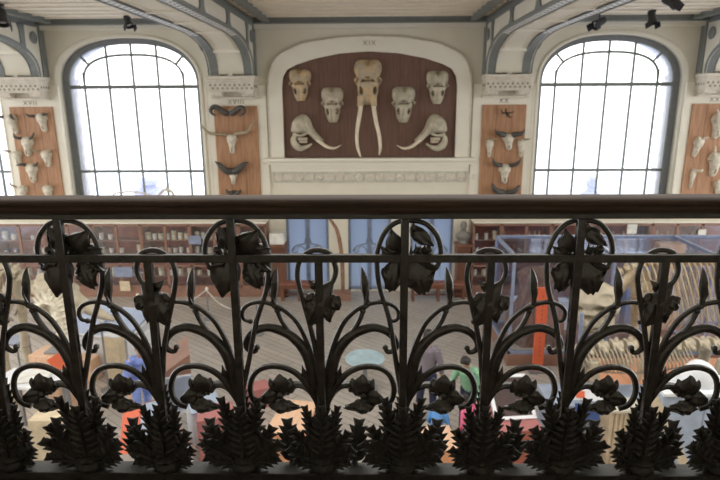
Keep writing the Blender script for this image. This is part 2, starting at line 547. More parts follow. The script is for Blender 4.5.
# --------------------------------------------------- corbels and iron ribs
for i, x in enumerate(RIBX):
    root = struct(thing('trim_%d' % (30+i), 'x', 'x', (x, WALL, -.10)))
    for k_ in ('label', 'category'): del root[k_]
    c = MB()
    c.bx(-.655, .655, -.62, 0, 6.23, 6.32); c.bx(-.63, .63, -.58, 0, 6.17, 6.23)
    c.bx(-.61, .61, -.54, 0, 5.93, 6.17); c.bx(-.63, .63, -.55, 0, 5.905, 5.94)
    c.bx(-.58, .58, -.20, 0, 5.76, 5.92)
    struct(c.build('corbel_slab', M['stone'], root, smooth=0, bevel=.012))
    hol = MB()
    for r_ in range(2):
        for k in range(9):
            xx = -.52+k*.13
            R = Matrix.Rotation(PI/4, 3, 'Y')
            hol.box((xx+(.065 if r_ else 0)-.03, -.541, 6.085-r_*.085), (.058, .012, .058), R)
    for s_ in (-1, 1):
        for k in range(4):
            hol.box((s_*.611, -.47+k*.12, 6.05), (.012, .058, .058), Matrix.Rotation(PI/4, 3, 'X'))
    struct(hol.build('hollow_shade', M['carving'], root, smooth=0))  # raised dark lozenges, their colour standing in for shade in the carving
    for s_ in (-1, 1):
        k = MB()
        prof = [(0, 5.92), (-.50, 5.92), (-.50, 5.85), (-.44, 5.80), (-.34, 5.795), (-.29, 5.785), (-.28, 5.765), (-.28, 5.76), (0, 5.755)]
        k.prism([V((s_*.42-.15, y, z)) for y, z in prof], (.30, 0, 0))
        struct(k.build('console', M['stone'], root, smooth=30, bevel=.01))
    struct(MB().bx(-.63, .63, -.30, 0, 5.725, 5.77).build('corbel_foot', M['stone'], root, smooth=0, bevel=.01))
    struct(MB().box((0, -.5, 6.345), (.10, .12, .05)).build('small_white_lamp', M['label'], root, smooth=0))

    # the rib: two perforated flanges, cream soffit between, spandrel webs
    rib = struct(thing('ceiling_rib', 'x', 'x', (x, WALL, 0)))
    for k_ in ('label', 'category'): del rib[k_]
    A, B = 2.7, .90
    prof = []
    for k in range(27):
        a = PI/2*k/26
        c_, s_ = max(0, math.cos(a)), max(0, math.sin(a))
        prof.append((-.42-A*(1-c_**(2/2.6)), 6.23+B*s_**(2/2.6)))
    L = -.42-A
    n_str = 120
    for k in range(1, n_str+1): prof.append((L-k*(8.0/n_str), 6.23+B))
    # resample evenly
    ev = [prof[0]]; acc = 0
    step = .10
    for a, b_ in zip(prof, prof[1:]):
        d = math.dist(a, b_); pos = 0
        while acc+d-pos >= step:
            pos += step-acc; acc = 0
            t = pos/d
            ev.append((a[0]+(b_[0]-a[0])*t, a[1]+(b_[1]-a[1])*t))
        acc += d-pos
    for s_ in (-1, 1):
        f = MB()
        xs = [.37, .385, .48, .575, .59]
        n = len(ev)
        vs = []
        for (y, z) in ev:
            for xx in xs: vs.append(V((s_*xx, y, z)))
        w_ = len(xs)
        f.add(vs, []); 
        for r_ in range(n-1):
            for q in range(w_-1):
                f.f.append((r_*w_+q, r_*w_+q+1, (r_+1)*w_+q+1, (r_+1)*w_+q))
                far = r_ > 18
                f.m.append(1 if (0 < q < 3 and (r_+q) % 2 == 0 and far) else 0)
        # rim
        f.cur = 0
        struct(f.build('perforated_flange', [M['greymetal'], M['lattice']], rib, smooth=0))
        rm = MB()
        for xx in (.36, .60):
            rm.tube([V((s_*xx, y, z)) for y, z in ev[::2]], .016, 6)
        struct(rm.build('flange_edge', M['greymetal'], rib))
        # rivets near the foot
        rv = MB()
        for r_ in range(1, 18, 2):
            y, z = ev[r_]
            for xx in (.42, .54): rv.blob((s_*xx, y-.004, z), (.012, .012, .012), 6, 4)
        struct(rv.build('rivet', M['carving'], rib))
        # side web: cream infill, gray chord and posts
        web = [V((s_*.585, y, z)) for y, z in ev[::2]]
        web = web+[V((s_*.585, web[-1].y, 7.62)), V((s_*.585, -.12, 7.62)), V((s_*.585, -.12, 6.23))]
        struct(MB().prism(web, (-s_*.02, 0, 0)).build('web_panel', M['plaster'], rib, smooth=0))
        g = MB()
        g.bx(s_*.59, s_*.62, -11.2, -.1, 7.50, 7.64)
        g.bx(s_*.56, s_*.64, -11.2, -.1, 7.62, 7.66)
        g.bx(s_*.585, s_*.625, -.26, -.02, 6.23, 7.62)
        for j, py in enumerate((-1.0, -2.95, -4.95, -6.95)):
            zb = min((abs(yy-py), zz) for yy, zz in ev)[1]
            pr = [(py-.24, zb), (py-.12, zb+.16), (py-.12, 7.42), (py-.20, 7.52), (py+.20, 7.52), (py+.12, 7.42), (py+.12, zb+.16), (py+.24, zb)]
            if j == 0:
                pr = [(py-.12, zb), (py-.10, zb+.16), (py-.10, 7.36), (py-.18, 7.52), (py+.12, 7.52), (py+.09, 7.2), (py+.09, zb-.1)]
            g.prism([V((s_*.59, y, z)) for y, z in pr], (s_*.03, 0, 0))
        edge = [V((s_*.605, y, z+.03)) for y, z in ev[::2]]
        g.tube(edge, .045, 6, flat=.5, ref=(1, 0, 0))
        struct(g.build('web_frame', M['greymetal'], rib, smooth=0))
        rd = MB()
        R90 = Matrix.Rotation(s_*PI/2, 3, 'Y')
        rd.lathe([(.001, .0), (.15, 0), (.16, .02), (.13, .035), (.10, .02), (.001, .02)], (s_*.595, -.50, 7.22), 20, R90)
        struct(rd.build('roundel', M['greymetal'], rib))
    so = MB()
    so.add([V((xx, y, z+.035)) for y, z in ev[::2] for xx in (-.36, .36)], [])
    nn = len(ev[::2])
    for r_ in range(nn-1): so.f.append((2*r_, 2*r_+1, 2*r_+3, 2*r_+2)); so.m.append(0)
    struct(so.build('soffit', M['plaster'], rib, smooth=60))
    mo = MB()
    for xx in (-.30, -.24, .24, .30):
        mo.tube([V((xx, y, z+.03)) for y, z in ev[6::2]], .016, 6)
    for idx in (7, 22, 37, 52, 67, 82, 97):
        if idx < len(ev):
            y, z = ev[idx]
            mo.bx(-.36, .36, y-.05, y+.05, z-.01, z+.06)
    struct(mo.build('soffit_moulding', M['plaster_panel'], rib))

# ---------------------------------------------------------------- ceiling
ce = struct(MB().bx(-15, 15, 8.6, 16.45, CEIL+.03, CEIL+.25).build('ceiling', M['ceilgap'], smooth=0))
cb = MB()
y = 15.9
while y > 8.6:
    cb.bx(-15, 15, y-.525, y, CEIL-.02, CEIL+.05)
    y -= .56
struct(cb.build('ceiling_board', M['ceil'], ce, smooth=0))
bt = MB()
y = 15.37
while y > 8.7:
    bt.bx(-15, 15, y-.035, y+.035, CEIL-.055, CEIL-.02)
    y -= .56
struct(bt.build('ceiling_batten', M['ceil'], ce, smooth=0))
cn = MB().bx(-15, 15, 15.80, 16.0, 7.44, 7.72)
struct(cn.build('cornice', M['plaster_panel'], ce, smooth=0))
wb = MB().bx(-15, 15, 15.66, 15.80, 7.565, 7.70)
wb.bx(-15, 15, 15.62, 15.84, 7.55, 7.58)
struct(wb.build('wall_beam', M['greymetal'], ce, smooth=0))
for x in RIBX:
    for s_ in (-1, 1):
        xb = x+s_*.98
        bb = MB().bx(xb-.07, xb+.07, 8.6, 15.7, 7.60, 7.72)
        bb.bx(xb-.10, xb+.10, 8.6, 15.7, 7.575, 7.605)
        struct(bb.build('ceiling_beam', M['greymetal'], ce, smooth=0))
# low dado of the end wall
struct(MB().bx(-15, 15, WALL-.24, WALL, 2.54, 2.62).build('trim_40', M['plaster_panel'], wall, smooth=0))

# ------------------------------------------------------------------ light
w = bpy.data.worlds.new('world'); SC.world = w; w.use_nodes = True
nt = w.node_tree
bg = nt.nodes['Background']
tc = nt.nodes.new('ShaderNodeTexCoord'); sx = nt.nodes.new('ShaderNodeSeparateXYZ')
rp = nt.nodes.new('ShaderNodeValToRGB')
rp.color_ramp.elements[0].position = .40; rp.color_ramp.elements[0].color = (.60, .64, .74, 1)
rp.color_ramp.elements[1].position = .52; rp.color_ramp.elements[1].color = (1.0, .98, .93, 1)
mr = nt.nodes.new('ShaderNodeMapRange')
mr.inputs['From Min'].default_value = -1; mr.inputs['From Max'].default_value = 1
nt.links.new(tc.outputs['Generated'], sx.inputs[0]); nt.links.new(sx.outputs['Z'], mr.inputs['Value'])
nt.links.new(mr.outputs['Result'], rp.inputs['Fac']); nt.links.new(rp.outputs['Color'], bg.inputs['Color'])
bg.inputs['Strength'].default_value = 3.2
SC.view_settings.view_transform = 'Standard'; SC.view_settings.look = 'None'
SC.view_settings.exposure = 0; SC.view_settings.gamma = 1
SC.view_settings.use_curve_mapping = False
# -------------------------------------------------------------- balustrade
RY, RU, H_ = 1.75, -.166, .2795
BT = 4.30
bal = thing('balustrade', 'dark cast iron gallery balustrade of scrolls and flowers under a wooden handrail', 'railing', (RU, RY, BT))
def Bp(u, v, y=0.0): return V((u, y, v-BT))       # local to the balustrade

def profile_bar(name, prof, x0, x1, m, parent):
    ring0 = [V((x0, y, z)) for y, z in prof]; ring1 = [V((x1, y, z)) for y, z in prof]
    return MB().loft([ring0, ring1]).build(name, m, parent, smooth=50)
hr = [(-.050, 5.264), (-.050, 5.270), (-.044, 5.279), (-.030, 5.285), (0, 5.287), (.030, 5.285), (.046, 5.278), (.050, 5.268), (.048, 5.258),
      (.042, 5.250), (.042, 5.240), (.030, 5.232), (-.030, 5.232), (-.036, 5.236), (-.046, 5.241), (-.050, 5.248), (-.049, 5.256), (-.045, 5.260), (-.045, 5.262)]
hr = [(y, z-BT) for y, z in hr]
profile_bar('handrail', hr, -4.2, 4.4, M['handrail'], bal)
MB().bx(-4.2, 4.4, -.018, .018, 5.214-BT, 5.233-BT).build('top_bar', M['iron'], bal, smooth=0, bevel=.003)
MB().bx(-4.2, 4.4, -.010, .010, 5.068-BT, 5.095-BT).build('middle_rail', M['iron'], bal, smooth=0, bevel=.003)
MB().bx(-4.2, 4.4, -.037, .033, -.03, 0).build('bottom_rail', M['iron_matte'], bal, smooth=0, bevel=.003)
MB().bx(-4.2, 4.4, -.06, .05, -.165, -.03).build('kerb', M['redwood'], bal, smooth=0, bevel=.006)

def petal(mb, root, tip, wd, ruf=.006, bulge=.02, y0=0.0, nr=3, bend=0.0, th=.004, edge=.0, blunt=False):
    r, t = V((root[0], 0, root[1]-BT)), V((tip[0], 0, tip[1]-BT))
    ax = t-r; L = ax.length; ax.normalize(); sd = V((ax.z, 0, -ax.x))
    nL, nW = 12, 12
    front, back = [], []
    for i in range(nL+1):
        s = i/nL
        if blunt: wv = wd/2*(.22+.78*math.sin(PI/2*min(1, s/.62))**1.2)*(1 if s < .62 else .80+.20*math.cos((s-.62)/.38*PI/2))
        else: wv = wd/2*max(.08, math.sin(PI*(.06+.88*s))**.8)
        for j in range(nW+1):
            q = j/nW*2-1
            ln = s*L*(1-(.40 if blunt else .20)*(abs(q)**2.4)*s)
            if s > .6: ln += edge*math.cos(q*nr*PI)*L*(s-.6)/.4
            p = r+ax*ln+sd*(q*wv+bend*math.sin(PI*s)*L)
            yy = y0-bulge*math.sin(PI*s*.8)*(1-.5*q*q)+ruf*q*q*math.sin(nr*2*PI*s+q)+.0035*s*math.cos(q*PI*nr)
            front.append(p+V((0, yy-th/2, 0))); back.append(p+V((0, yy+th/2, 0)))
    n = nW+1
    fs = []
    for i in range(nL):
        for j in range(nW):
            a = i*n+j
            fs.append((a, a+1, a+n+1, a+n))
            b_ = a+len(front)
            fs.append((b_, b_+n, b_+n+1, b_+1))
    o = len(front)
    rim = [i*n for i in range(nL+1)]+[nL*n+j for j in range(1, n)]+[i*n+nW for i in range(nL-1, -1, -1)]+[j for j in range(nW-1, 0, -1)]
    for a, b_ in zip(rim, rim[1:]+rim[:1]): fs.append((a, b_, b_+o, a+o))
    mb.add(front+back, fs)

def leaf(mb, root, ang, L, wd, n=9, y0=0.0, lean=-.03, ridge=.007, th=.004, curl=0.0):
    """serrated acanthus leaf: a broad folded blade whose veined lobes end in pointed teeth"""
    def mid(s):
        a = math.radians(ang+curl*s)
        return V((root[0]+L*s*math.cos(a), y0+lean*s*s, root[1]-BT+L*s*math.sin(a)))
    def wid(s): return wd*(max(0, 1-s)**.62)*(.62+.38*min(1, s*3.5+.1))
    bk = V((0, th, 0))
    for k in range(n):
        s0, s1 = k/n, (k+1)/n
        m0, m1 = mid(s0), mid(s1)
        t = (m1-m0).normalized(); sd = V((t.z, 0, -t.x))
        for q in (-1, 1):
            i0 = m0+t*(L/n*.55)+sd*(q*wid(s0)*.70)+V((0, .004, 0))
            i1 = m1+t*(L/n*.55)+sd*(q*wid(s1)*.70)+V((0, .004, 0))
            tip = m0+t*(L/n*1.75)+sd*(q*wid(s0)*1.12)+V((0, .006, 0))
            c = (m0+m1)/2+(tip-(m0+m1)/2)*.5+V((0, -ridge, 0))
            ring = [m0, i0, tip, i1, m1]
            vs = ring+[c]+[p+bk for p in ring]
            fs = [(j, (j+1) % 5, 5) for j in range(5)]+[(10, 9, 8, 7, 6)]
            fs += [(j, j+6, (j+1) % 5+6, (j+1) % 5) for j in range(5)]
            mb.add(vs, fs)
    mb.tube([mid(i/6)+V((0, -.004, 0)) for i in range(7)], [.006, .002], 5)

TL = [(-0.005, 4.601), (-0.024, 4.722), (-0.042, 4.849), (-0.060, 4.920), (-0.076, 4.973), (-0.085, 5.024), (-0.088, 5.089), (-0.083, 5.119), (-0.069, 5.157), (-0.045, 5.188), (-0.015, 5.204), (0.024, 5.207), (0.06, 5.2), (0.086, 5.182), (0.109, 5.15), (0.119, 5.113), (0.117, 5.082), (0.110, 5.055)]
SL = [(0.002, 4.572), (-0.01, 4.674), (-0.017, 4.752), (-0.035, 4.85), (-0.055, 4.934), (-0.067, 4.987), (-0.072, 5.021), (-0.067, 5.062), (-0.051, 5.089), (-0.021, 5.107), (0.012, 5.107), (0.036, 5.095), (0.049, 5.068), (0.054, 5.036), (0.042, 5.0), (0.018, 4.980)]
MA = [(0.006, 4.51), (0.018, 4.58), (0.031, 4.645), (0.045, 4.715), (0.07, 4.768), (0.112, 4.812), (0.160, 4.835), (0.195, 4.839), (0.233, 4.824), (0.257, 4.797), (0.262, 4.77), (0.249, 4.754), (0.233, 4.752), (0.225, 4.768)]
UP = [(0.012, 4.62), (0.019, 4.681), (0.033, 4.737), (0.056, 4.804), (0.088, 4.864), (0.130, 4.905), (0.164, 4.922), (0.192, 4.930), (0.222, 4.930), (0.252, 4.918), (0.268, 4.896), (0.264, 4.870), (0.243, 4.862)]
SP = [(0.159, 4.925), (0.150, 4.900), (0.136, 4.862), (0.112, 4.822)]
LO = [(0.008, 4.52), (0.024, 4.567), (0.042, 4.603), (0.066, 4.643), (0.101, 4.677), (0.143, 4.696), (0.186, 4.698), (0.222, 4.685), (0.245, 4.659), (0.256, 4.618), (0.250, 4.575), (0.232, 4.548), (0.205, 4.536)]

def baluster(k):
    u = k*H_
    tall = k % 2 != 0
    sg = 1 if k >= 0 else -1
    top = 5.214 if tall else 5.07
    def B3(p, y=0.0, s=None): return V((u+(s or sg)*p[0], y, p[1]-BT))
    bar = MB().bx(u-.0130, u+.0130, -.012, .012, 0.0, top-BT).build('baluster', M['iron'], bal, smooth=0, bevel=.003)
    mir = lambda p, s=None: (u+(s or sg)*p[0], p[1])
    # loop and flower sit a little behind the bar
    dy = .030 if tall else .016
    sh = 0 if sg > 0 else (.022 if tall else .008)
    def LP(p):
        g = max(0, min(1, (p[1]-4.60)/.35))
        return (u+(sg*p[0]*1.012+sh)*g+sg*p[0]*(1-g), 5.58+(p[1]-5.58)*(1+dy/1.75*g), dy*g)
    def L3(p, y=0.0):
        q = LP(p); return V((q[0], q[2]+y, q[1]-BT))
    def L2(p): return LP(p)[:2]
    pts = crom([L3(p) for p in (TL if tall else SL)], 5)
    MB().tube(pts, [.0092, .0092, .0092, .0095, .009], 10).build('hooped_stem', M['iron'], bar)
    fl = MB()
    if tall:
        if sg > 0:
            P = [((-.024, 5.085), (-.042, 5.182), .064, 2, .03, 0), ((.022, 5.188), (.096, 5.124), .052, 2, .05, 0),
                 ((.026, 5.150), (.030, 5.205), .022, 1, .0, 0), ((-.018, 5.082), (-.046, 4.972), .084, 4, .03, 1),
                 ((.030, 5.092), (.068, 4.962), .120, 5, .02, 1), ((.022, 5.084), (.088, 5.120), .044, 3, 0, 0), ((-.026, 5.078), (-.076, 5.124), .05, 2, .03, 0)]
        else:
            P = [((.006, 5.094), (-.066, 5.180), .078, 2, .02, 0), ((.020, 5.105), (.066, 5.186), .076, 3, -.02, 1),
                 ((-.030, 5.095), (-.098, 5.116), .056, 2, 0, 0), ((.030, 5.088), (.070, 4.950), .104, 2, -.06, 0),
                 ((-.014, 5.078), (-.056, 4.980), .078, 4, .03, 1), ((-.034, 5.070), (-.100, 5.036), .040, 3, .05, 0), ((.040, 5.085), (.100, 5.066), .05, 2, 0, 0)]
        for i, (a, b_, wv, nr, bd, bl) in enumerate(P):
            petal(fl, L2(a), L2(b_), wv, .007, .018, dy-.002+.004*(i % 3), nr, bd*sg, edge=.05 if bl else .01, blunt=bool(bl))
        for j in range(4):
            fl.tube([L3((.022+.014*j, 5.098), -.01), L3((.022+.015*j, 5.126+.008*(j % 2)), -.012)], [.007, .0015], 6)
        fl.blob(L3((.078, 5.112), -.006), (.014, .014, .014), 8, 6)
        fl.tube(crom([L3((.112, 5.062)), L3((.100, 5.050), -.004), L3((.075, 5.060), -.004), L3((.045, 5.085), -.002)], 4), [.009, .013, .016, .012], 8)
        fl.build('lily_flower', M['iron'], bar)
    else:
        fl.tube(crom([L3((.040, 4.998)), L3((.028, 4.982), -.002), L3((.014, 4.955), -.004), L3((.004, 4.925), -.004)], 5), [.010, .020, .032, .036], 12, flat=.7, ref=(0, 1, 0))
        for i, (a, b_, wv, nr, bd, bl) in enumerate([((.000, 4.965), (-.032, 4.850), .076, 3, -.05, 1), ((.022, 4.970), (.032, 4.858), .074, 4, .08, 0),
                                                ((.006, 4.96), (-.006, 4.872), .07, 3, 0, 1), ((.004, 4.962), (-.034, 5.008), .036, 1, .10, 0),
                                                ((.028, 4.955), (.064, 4.905), .060, 3, .0, 1), ((.0, 4.95), (-.055, 4.925), .05, 2, 0, 0)]):
            petal(fl, L2(a), L2(b_), wv, .006, .020, dy+.005*(i % 3), nr, bd*sg, edge=.04, blunt=bool(bl))
        fl.build('bud_flower', M['iron'], bar)
    # scrollwork on one side (both sides on the middle bar)
    for s in ((1, -1) if k == 0 else (sg,)):
        DY = .028                                  # the scrollwork is riveted to the back of the bars
        def SV(v): return 5.58+(v-5.58)*(1+DY/1.75*max(0, min(1, (v-4.45)/.15)))
        lsh = -.008 if s > 0 else .006
        Q = lambda p, y=0.0: V((u+s*p[0]*1.012+lsh*min(1, p[0]/.1), y+DY, SV(p[1])-BT))
        mb = MB().tube(crom([Q(p) for p in MA], 6), [.016, .0195, .0195, .018, .0162, .0142, .0112, .009, .008], 10, flat=.75, ref=(0, 1, 0))
        e = Q(MA[-1]); mb.blob(e, (.011, .011, .011), 8, 6)
        mb.build('main_scroll', M['iron'], bar)
        mb = MB().tube(crom([Q(p, -.002) for p in UP], 6), [.010, .010, .0095, .009, .0085, .0075, .007], 8, flat=.8, ref=(0, 1, 0))
        mb.blob(Q(UP[-1]), (.010, .009, .010), 8, 6)
        mb.tube(crom([Q(p, .002) for p in SP], 5), [.010, .010, .009], 8)
        mb.build('upper_scroll', M['iron'], bar)
        sb = MB().tube(crom([Q((.160, 4.916), -.002), Q((.161, 4.945), -.002), Q((.158, 4.975), -.003), Q((.156, 5.0), -.003), Q((.151, 5.03), -.003), Q((.146, 5.052), 0)], 4), [.009, .0105, .0145, .0150, .009, .001], 8, flat=.7, ref=(0, 1, 0))
        sb.tube(crom([Q((.158, 4.93), -.008), Q((.166, 4.965), -.010), Q((.160, 5.01), -.008)], 4), [.004, .006, .001], 6)
        sb.blob(Q((.158, 4.916)), (.013, .012, .009), 10, 6)
        sb.blob(Q((.150, 4.900)), (.012, .012, .010), 10, 6)
        sb.build('spear_bud', M['iron'], bar)
        mb = MB().tube(crom([Q(p, -.003) for p in LO], 6), [.011, .0118, .0118, .0112, .0108, .0105, .0105], 8, flat=.8, ref=(0, 1, 0))
        mb.build('lower_scroll', M['iron'], bar)
        bs = MB()
        bs.tube(crom([Q((.02, 4.555), .006), Q((.06, 4.610), .008), Q((.10, 4.625), .006), Q((.135, 4.605), -.004)], 5), [.008, .010, .014, .020], 8)
        mr_ = lambda p: (u+s*p[0]*1.012+lsh*min(1, p[0]/.1), SV(p[1]))
        for i, (a, b_, wv, nr, bd, bl) in enumerate([((.140, 4.588), (.150, 4.676), .074, 2, 0, 1), ((.148, 4.592), (.222, 4.578), .062, 2, -.03, 1),
                                                ((.205, 4.572), (.080, 4.540), .060, 3, -.06, 0), ((.150, 4.575), (.150, 4.522), .074, 3, .0, 1),
                                                ((.130, 4.59), (.112, 4.660), .05, 2, 0, 1), ((.160, 4.60), (.185, 4.655), .04, 2, 0, 1)]):
            petal(bs, mr_(a), mr_(b_), wv, .005, .022, .018+.005*(i % 3), nr, bd*s, edge=.02, blunt=bool(bl))
        petal(bs, mr_((.052, 4.625)), mr_((.072, 4.700)), .024, .004, .01, .034, 1, 0)
        bs.blob(Q((.150, 4.598), -.02), (.014, .012, .014), 8, 6)
        bs.build('trefoil_flower', M['iron'], bar)
        lf = MB()
        leaf(lf, mr_((.118, 4.305)), 90-6*s, .150, .060, 6, .022, .012)
        lf.tube([Q((.118, 4.30), -.006), Q((.118, 4.32), -.006)], [.014, .01], 8)
        lf.build('small_leaf', M['iron_matte'], bar)
    # acanthus at the foot
    if tall:
        spec = [(90, .28, .046, 12, .016), (76, .265, .056, 9, -.008), (104, .265, .056, 9, -.008), (54, .185, .060, 7, -.014), (126, .185, .060, 7, -.014),
                (35, .158, .056, 6, -.020), (145, .158, .056, 6, -.020), (14, .118, .044, 5, -.018), (166, .118, .044, 5, -.018), (90, .235, .062, 9, -.026)]
    else:
        spec = [(90, .30, .042, 13, .016), (76, .235, .046, 9, -.008), (104, .235, .046, 9, -.008), (56, .160, .050, 6, -.014), (124, .170, .050, 6, -.014),
                (34, .122, .046, 5, -.020), (146, .126, .046, 5, -.020), (12, .085, .038, 4, -.018), (168, .085, .038, 4, -.018), (90, .24, .050, 9, -.026)]
    for a, L, wv, n, y0 in spec:
        lf = MB()
        leaf(lf, (u+.012*math.cos(math.radians(a)), 4.322), a, L, wv, n, y0, -.030 if y0 < 0 else .0, curl=(90-a)*.10)
        lf.build('acanthus_leaf', M['iron_matte'], bar, smooth=25)
    cu = MB()
    cu.lathe([(.030, .0), (.044, .002), (.049, .010), (.050, .020), (.047, .030), (.040, .037), (.046, .042), (.047, .048), (.036, .055), (.02, .058)], (u, -.004, 0), 40, None, 10, .05, 40)
    cu.build('collar', M['iron_matte'], bar)
for k in range(-8, 10): baluster(k)
# --------------------------------------------------------- wall boards
BY = WALL-.108          # front of the oak boards
BL = [('XVII', -9.45, (8.5, 108.5), (61, 196)), ('XVIII', -3.72, (212, 105), (256.5, 196)), ('XX', 3.72, (480, 105), (526.5, 196)), ('XXI', 9.45, (0, 0), (0, 0))]
BLAB = {'XVII': 'orange brown oak board at far left, hung with white ox skulls',
        'XVIII': 'orange brown oak board left of the elephant niche, hung with long horned skulls',
        'XX': 'orange brown oak board right of the elephant niche, hung with buffalo skulls',
        'XXI': 'orange brown oak board at far right, hung with pronged skulls'}
for nm, x, _, _ in BL:
    t = thing('wooden_board', BLAB[nm], 'wall board', (x, WALL-.06, 2.7), 0, 'oak specimen boards on the end wall')
    MB().bx(-.605, .605, -.045, 0, 0, 2.735).build('board', M['board'], t, smooth=0, bevel=.006)
    j = MB()
    for xx in (-.21, .21): j.bx(xx-.004, xx+.004, -.047, -.044, .01, 2.725)
    j.build('joint', M['joint'], t, smooth=0)

# --------------------------------------------------------- skull builders
def interp(tab, t):
    for (a, va), (b, vb) in zip(tab, tab[1:]):
        if t <= b: return va+(vb-va)*(t-a)/(b-a)
    return tab[-1][1]
def relief(H, hw, wtab, dtab, dents, notch=0.0, nt_=44, ns=28, skew=0.0):
    """a skull modelled as closed rings from crown to snout; dents are sockets pushed in"""
    mb = MB(); rings = []
    for i in range(nt_+1):
        t = i/nt_
        w_, D = hw*interp(wtab, t), interp(dtab, t)
        ring = []
        for j in range(ns+1):
            a = PI*(j/ns-.5)
            x = w_*math.sin(a); s = math.sin(a)
            d = D*(max(0, math.cos(a))**.75)
            for (sx, tc, rx, rt_, dep) in dents:
                for m in ((1, -1) if sx else (1,)):
                    q = ((s-m*sx)/rx)**2+((t-tc)/rt_)**2
                    if q < 1: d -= dep*(1-q)**.45
            z = H*(1-t)-notch*math.exp(-(s/.26)**2)*max(0, 1-t/.26)**1.2
            ring.append(V((x+skew*H*t*t, -max(d, .004)-.012, z)))
        ring += [V((ring[-1].x, 0, ring[-1].z)), V((ring[0].x, 0, ring[0].z))]
        rings.append(ring)
    mb.loft(rings)
    return mb

EW = [(0, .66), (.03, .82), (.08, .94), (.15, 1.0), (.24, 1.0), (.33, .90), (.40, .80), (.445, .86), (.48, 1.02), (.52, .94), (.57, .80), (.72, .76), (.84, .66), (.95, .56), (1, .46)]
ED = [(0, .14), (.04, .25), (.12, .36), (.25, .42), (.38, .42), (.46, .36), (.6, .36), (.75, .32), (.9, .25), (1, .14)]
EDENT = [(0, .43, .46, .05, .20), (.36, .455, .16, .035, .14), (.86, .47, .16, .05, .22), (.62, .68, .17, .09, .24), (.80, .24, .17, .11, .09), (0, .78, .16, .20, .05)]
def elephant(px, py, hw_px, h_px, label, m, jaw=False, tusks=False, wtab=EW):
    c = W(px, py)
    s = .0275
    hw, H = hw_px*s, h_px*s
    t = thing('elephant_skull', label, 'skull', (c.x, WALL-.01, c.z), 0, 'elephant skulls in the niche')
    k = hw/.39
    mb = relief(H, hw, wtab, [(a, b*k) for a, b in ED], [(a, b, c_, d, e*k) for a, b, c_, d, e in EDENT], notch=.13*k)
    mb.build('cranium', m, t, smooth=70)
    for s_ in (-1, 1):
        z = MB().tube(crom([V((s_*hw*.80, -.10*k, H*.50)), V((s_*hw*.94, -.16*k, H*.53)), V((s_*hw*.94, -.20*k, H*.56)), V((s_*hw*.84, -.26*k, H*.60))], 4), .03*k, 7)
        z.build('cheekbone', m, t)
        n = MB().tube(crom([V((s_*hw*.14, -.36*k, H*.565)), V((s_*hw*.36, -.38*k, H*.60)), V((s_*hw*.56, -.33*k, H*.555)), V((s_*hw*.62, -.30*k, H*.50))], 4), .028*k, 7)
        n.build('brow', m, t)
    if False:
        jw = MB()
        jw.tube(crom([V((-hw*.66, -.12*k, H*.34)), V((-hw*.58, -.20*k, H*.14)), V((-hw*.28, -.28*k, H*.02)), V((0, -.30*k, -H*.01)), V((hw*.28, -.28*k, H*.02)), V((hw*.58, -.20*k, H*.14)), V((hw*.66, -.12*k, H*.34))], 5), [.05*k, .055*k, .065*k, .07*k, .065*k, .055*k, .05*k], 10)
        jw.build('lower_jaw', m, t)
    return t, hw, H, k
t, hw, H, k = elephant(368, 105, 13.6, 43.5, 'largest elephant skull, long straight tusks hanging down the middle of the niche', M['bone_tan'])
for sx, pth in ((-1, [(361, 100), (360.5, 110), (358.5, 122), (357, 135), (358, 147), (361, 156.5)]), (1, [(373, 100), (374, 110), (376, 122), (379, 135), (380, 147), (379, 154)])):
    P = [W(*p, .2)-V(t.location) for p in pth]
    for i, p in enumerate(P): p.y = -.22-.10*math.sin(i/5*PI*.8)
    MB().tube(crom(P, 6), [.062, .060, .057, .052, .045, .020], 12).build('tusk', M['tusk'], t)
    MB().tube([P[0]+V((0, .02, .10)), P[1]+V((0, .01, .1))], [.10, .085], 12).build('tusk_socket', M['bone_tan'], t)
JW = [(0, .64), (.03, .82), (.08, .95), (.15, 1.0), (.24, 1.0), (.33, .94), (.42, .82), (.48, .86), (.53, .84), (.58, .72), (.72, .66), (.86, .56), (.95, .44), (1, .34)]
elephant(301, 101, 10.8, 30.5, 'small tan elephant skull at the upper left of the niche', M['bone_tan'], True, wtab=JW)
elephant(333, 122.5, 11.0, 34.5, 'tan elephant skull low between upper left skull and middle tusks', M['bone'], True, wtab=JW)
elephant(403, 122.5, 11.6, 35, 'grey elephant skull low between middle tusks and upper right skull', M['bone_grey'], True, wtab=JW)
elephant(436.5, 104, 10.8, 32, 'small grey elephant skull at the upper right of the niche', M['bone_grey'], True, wtab=JW)

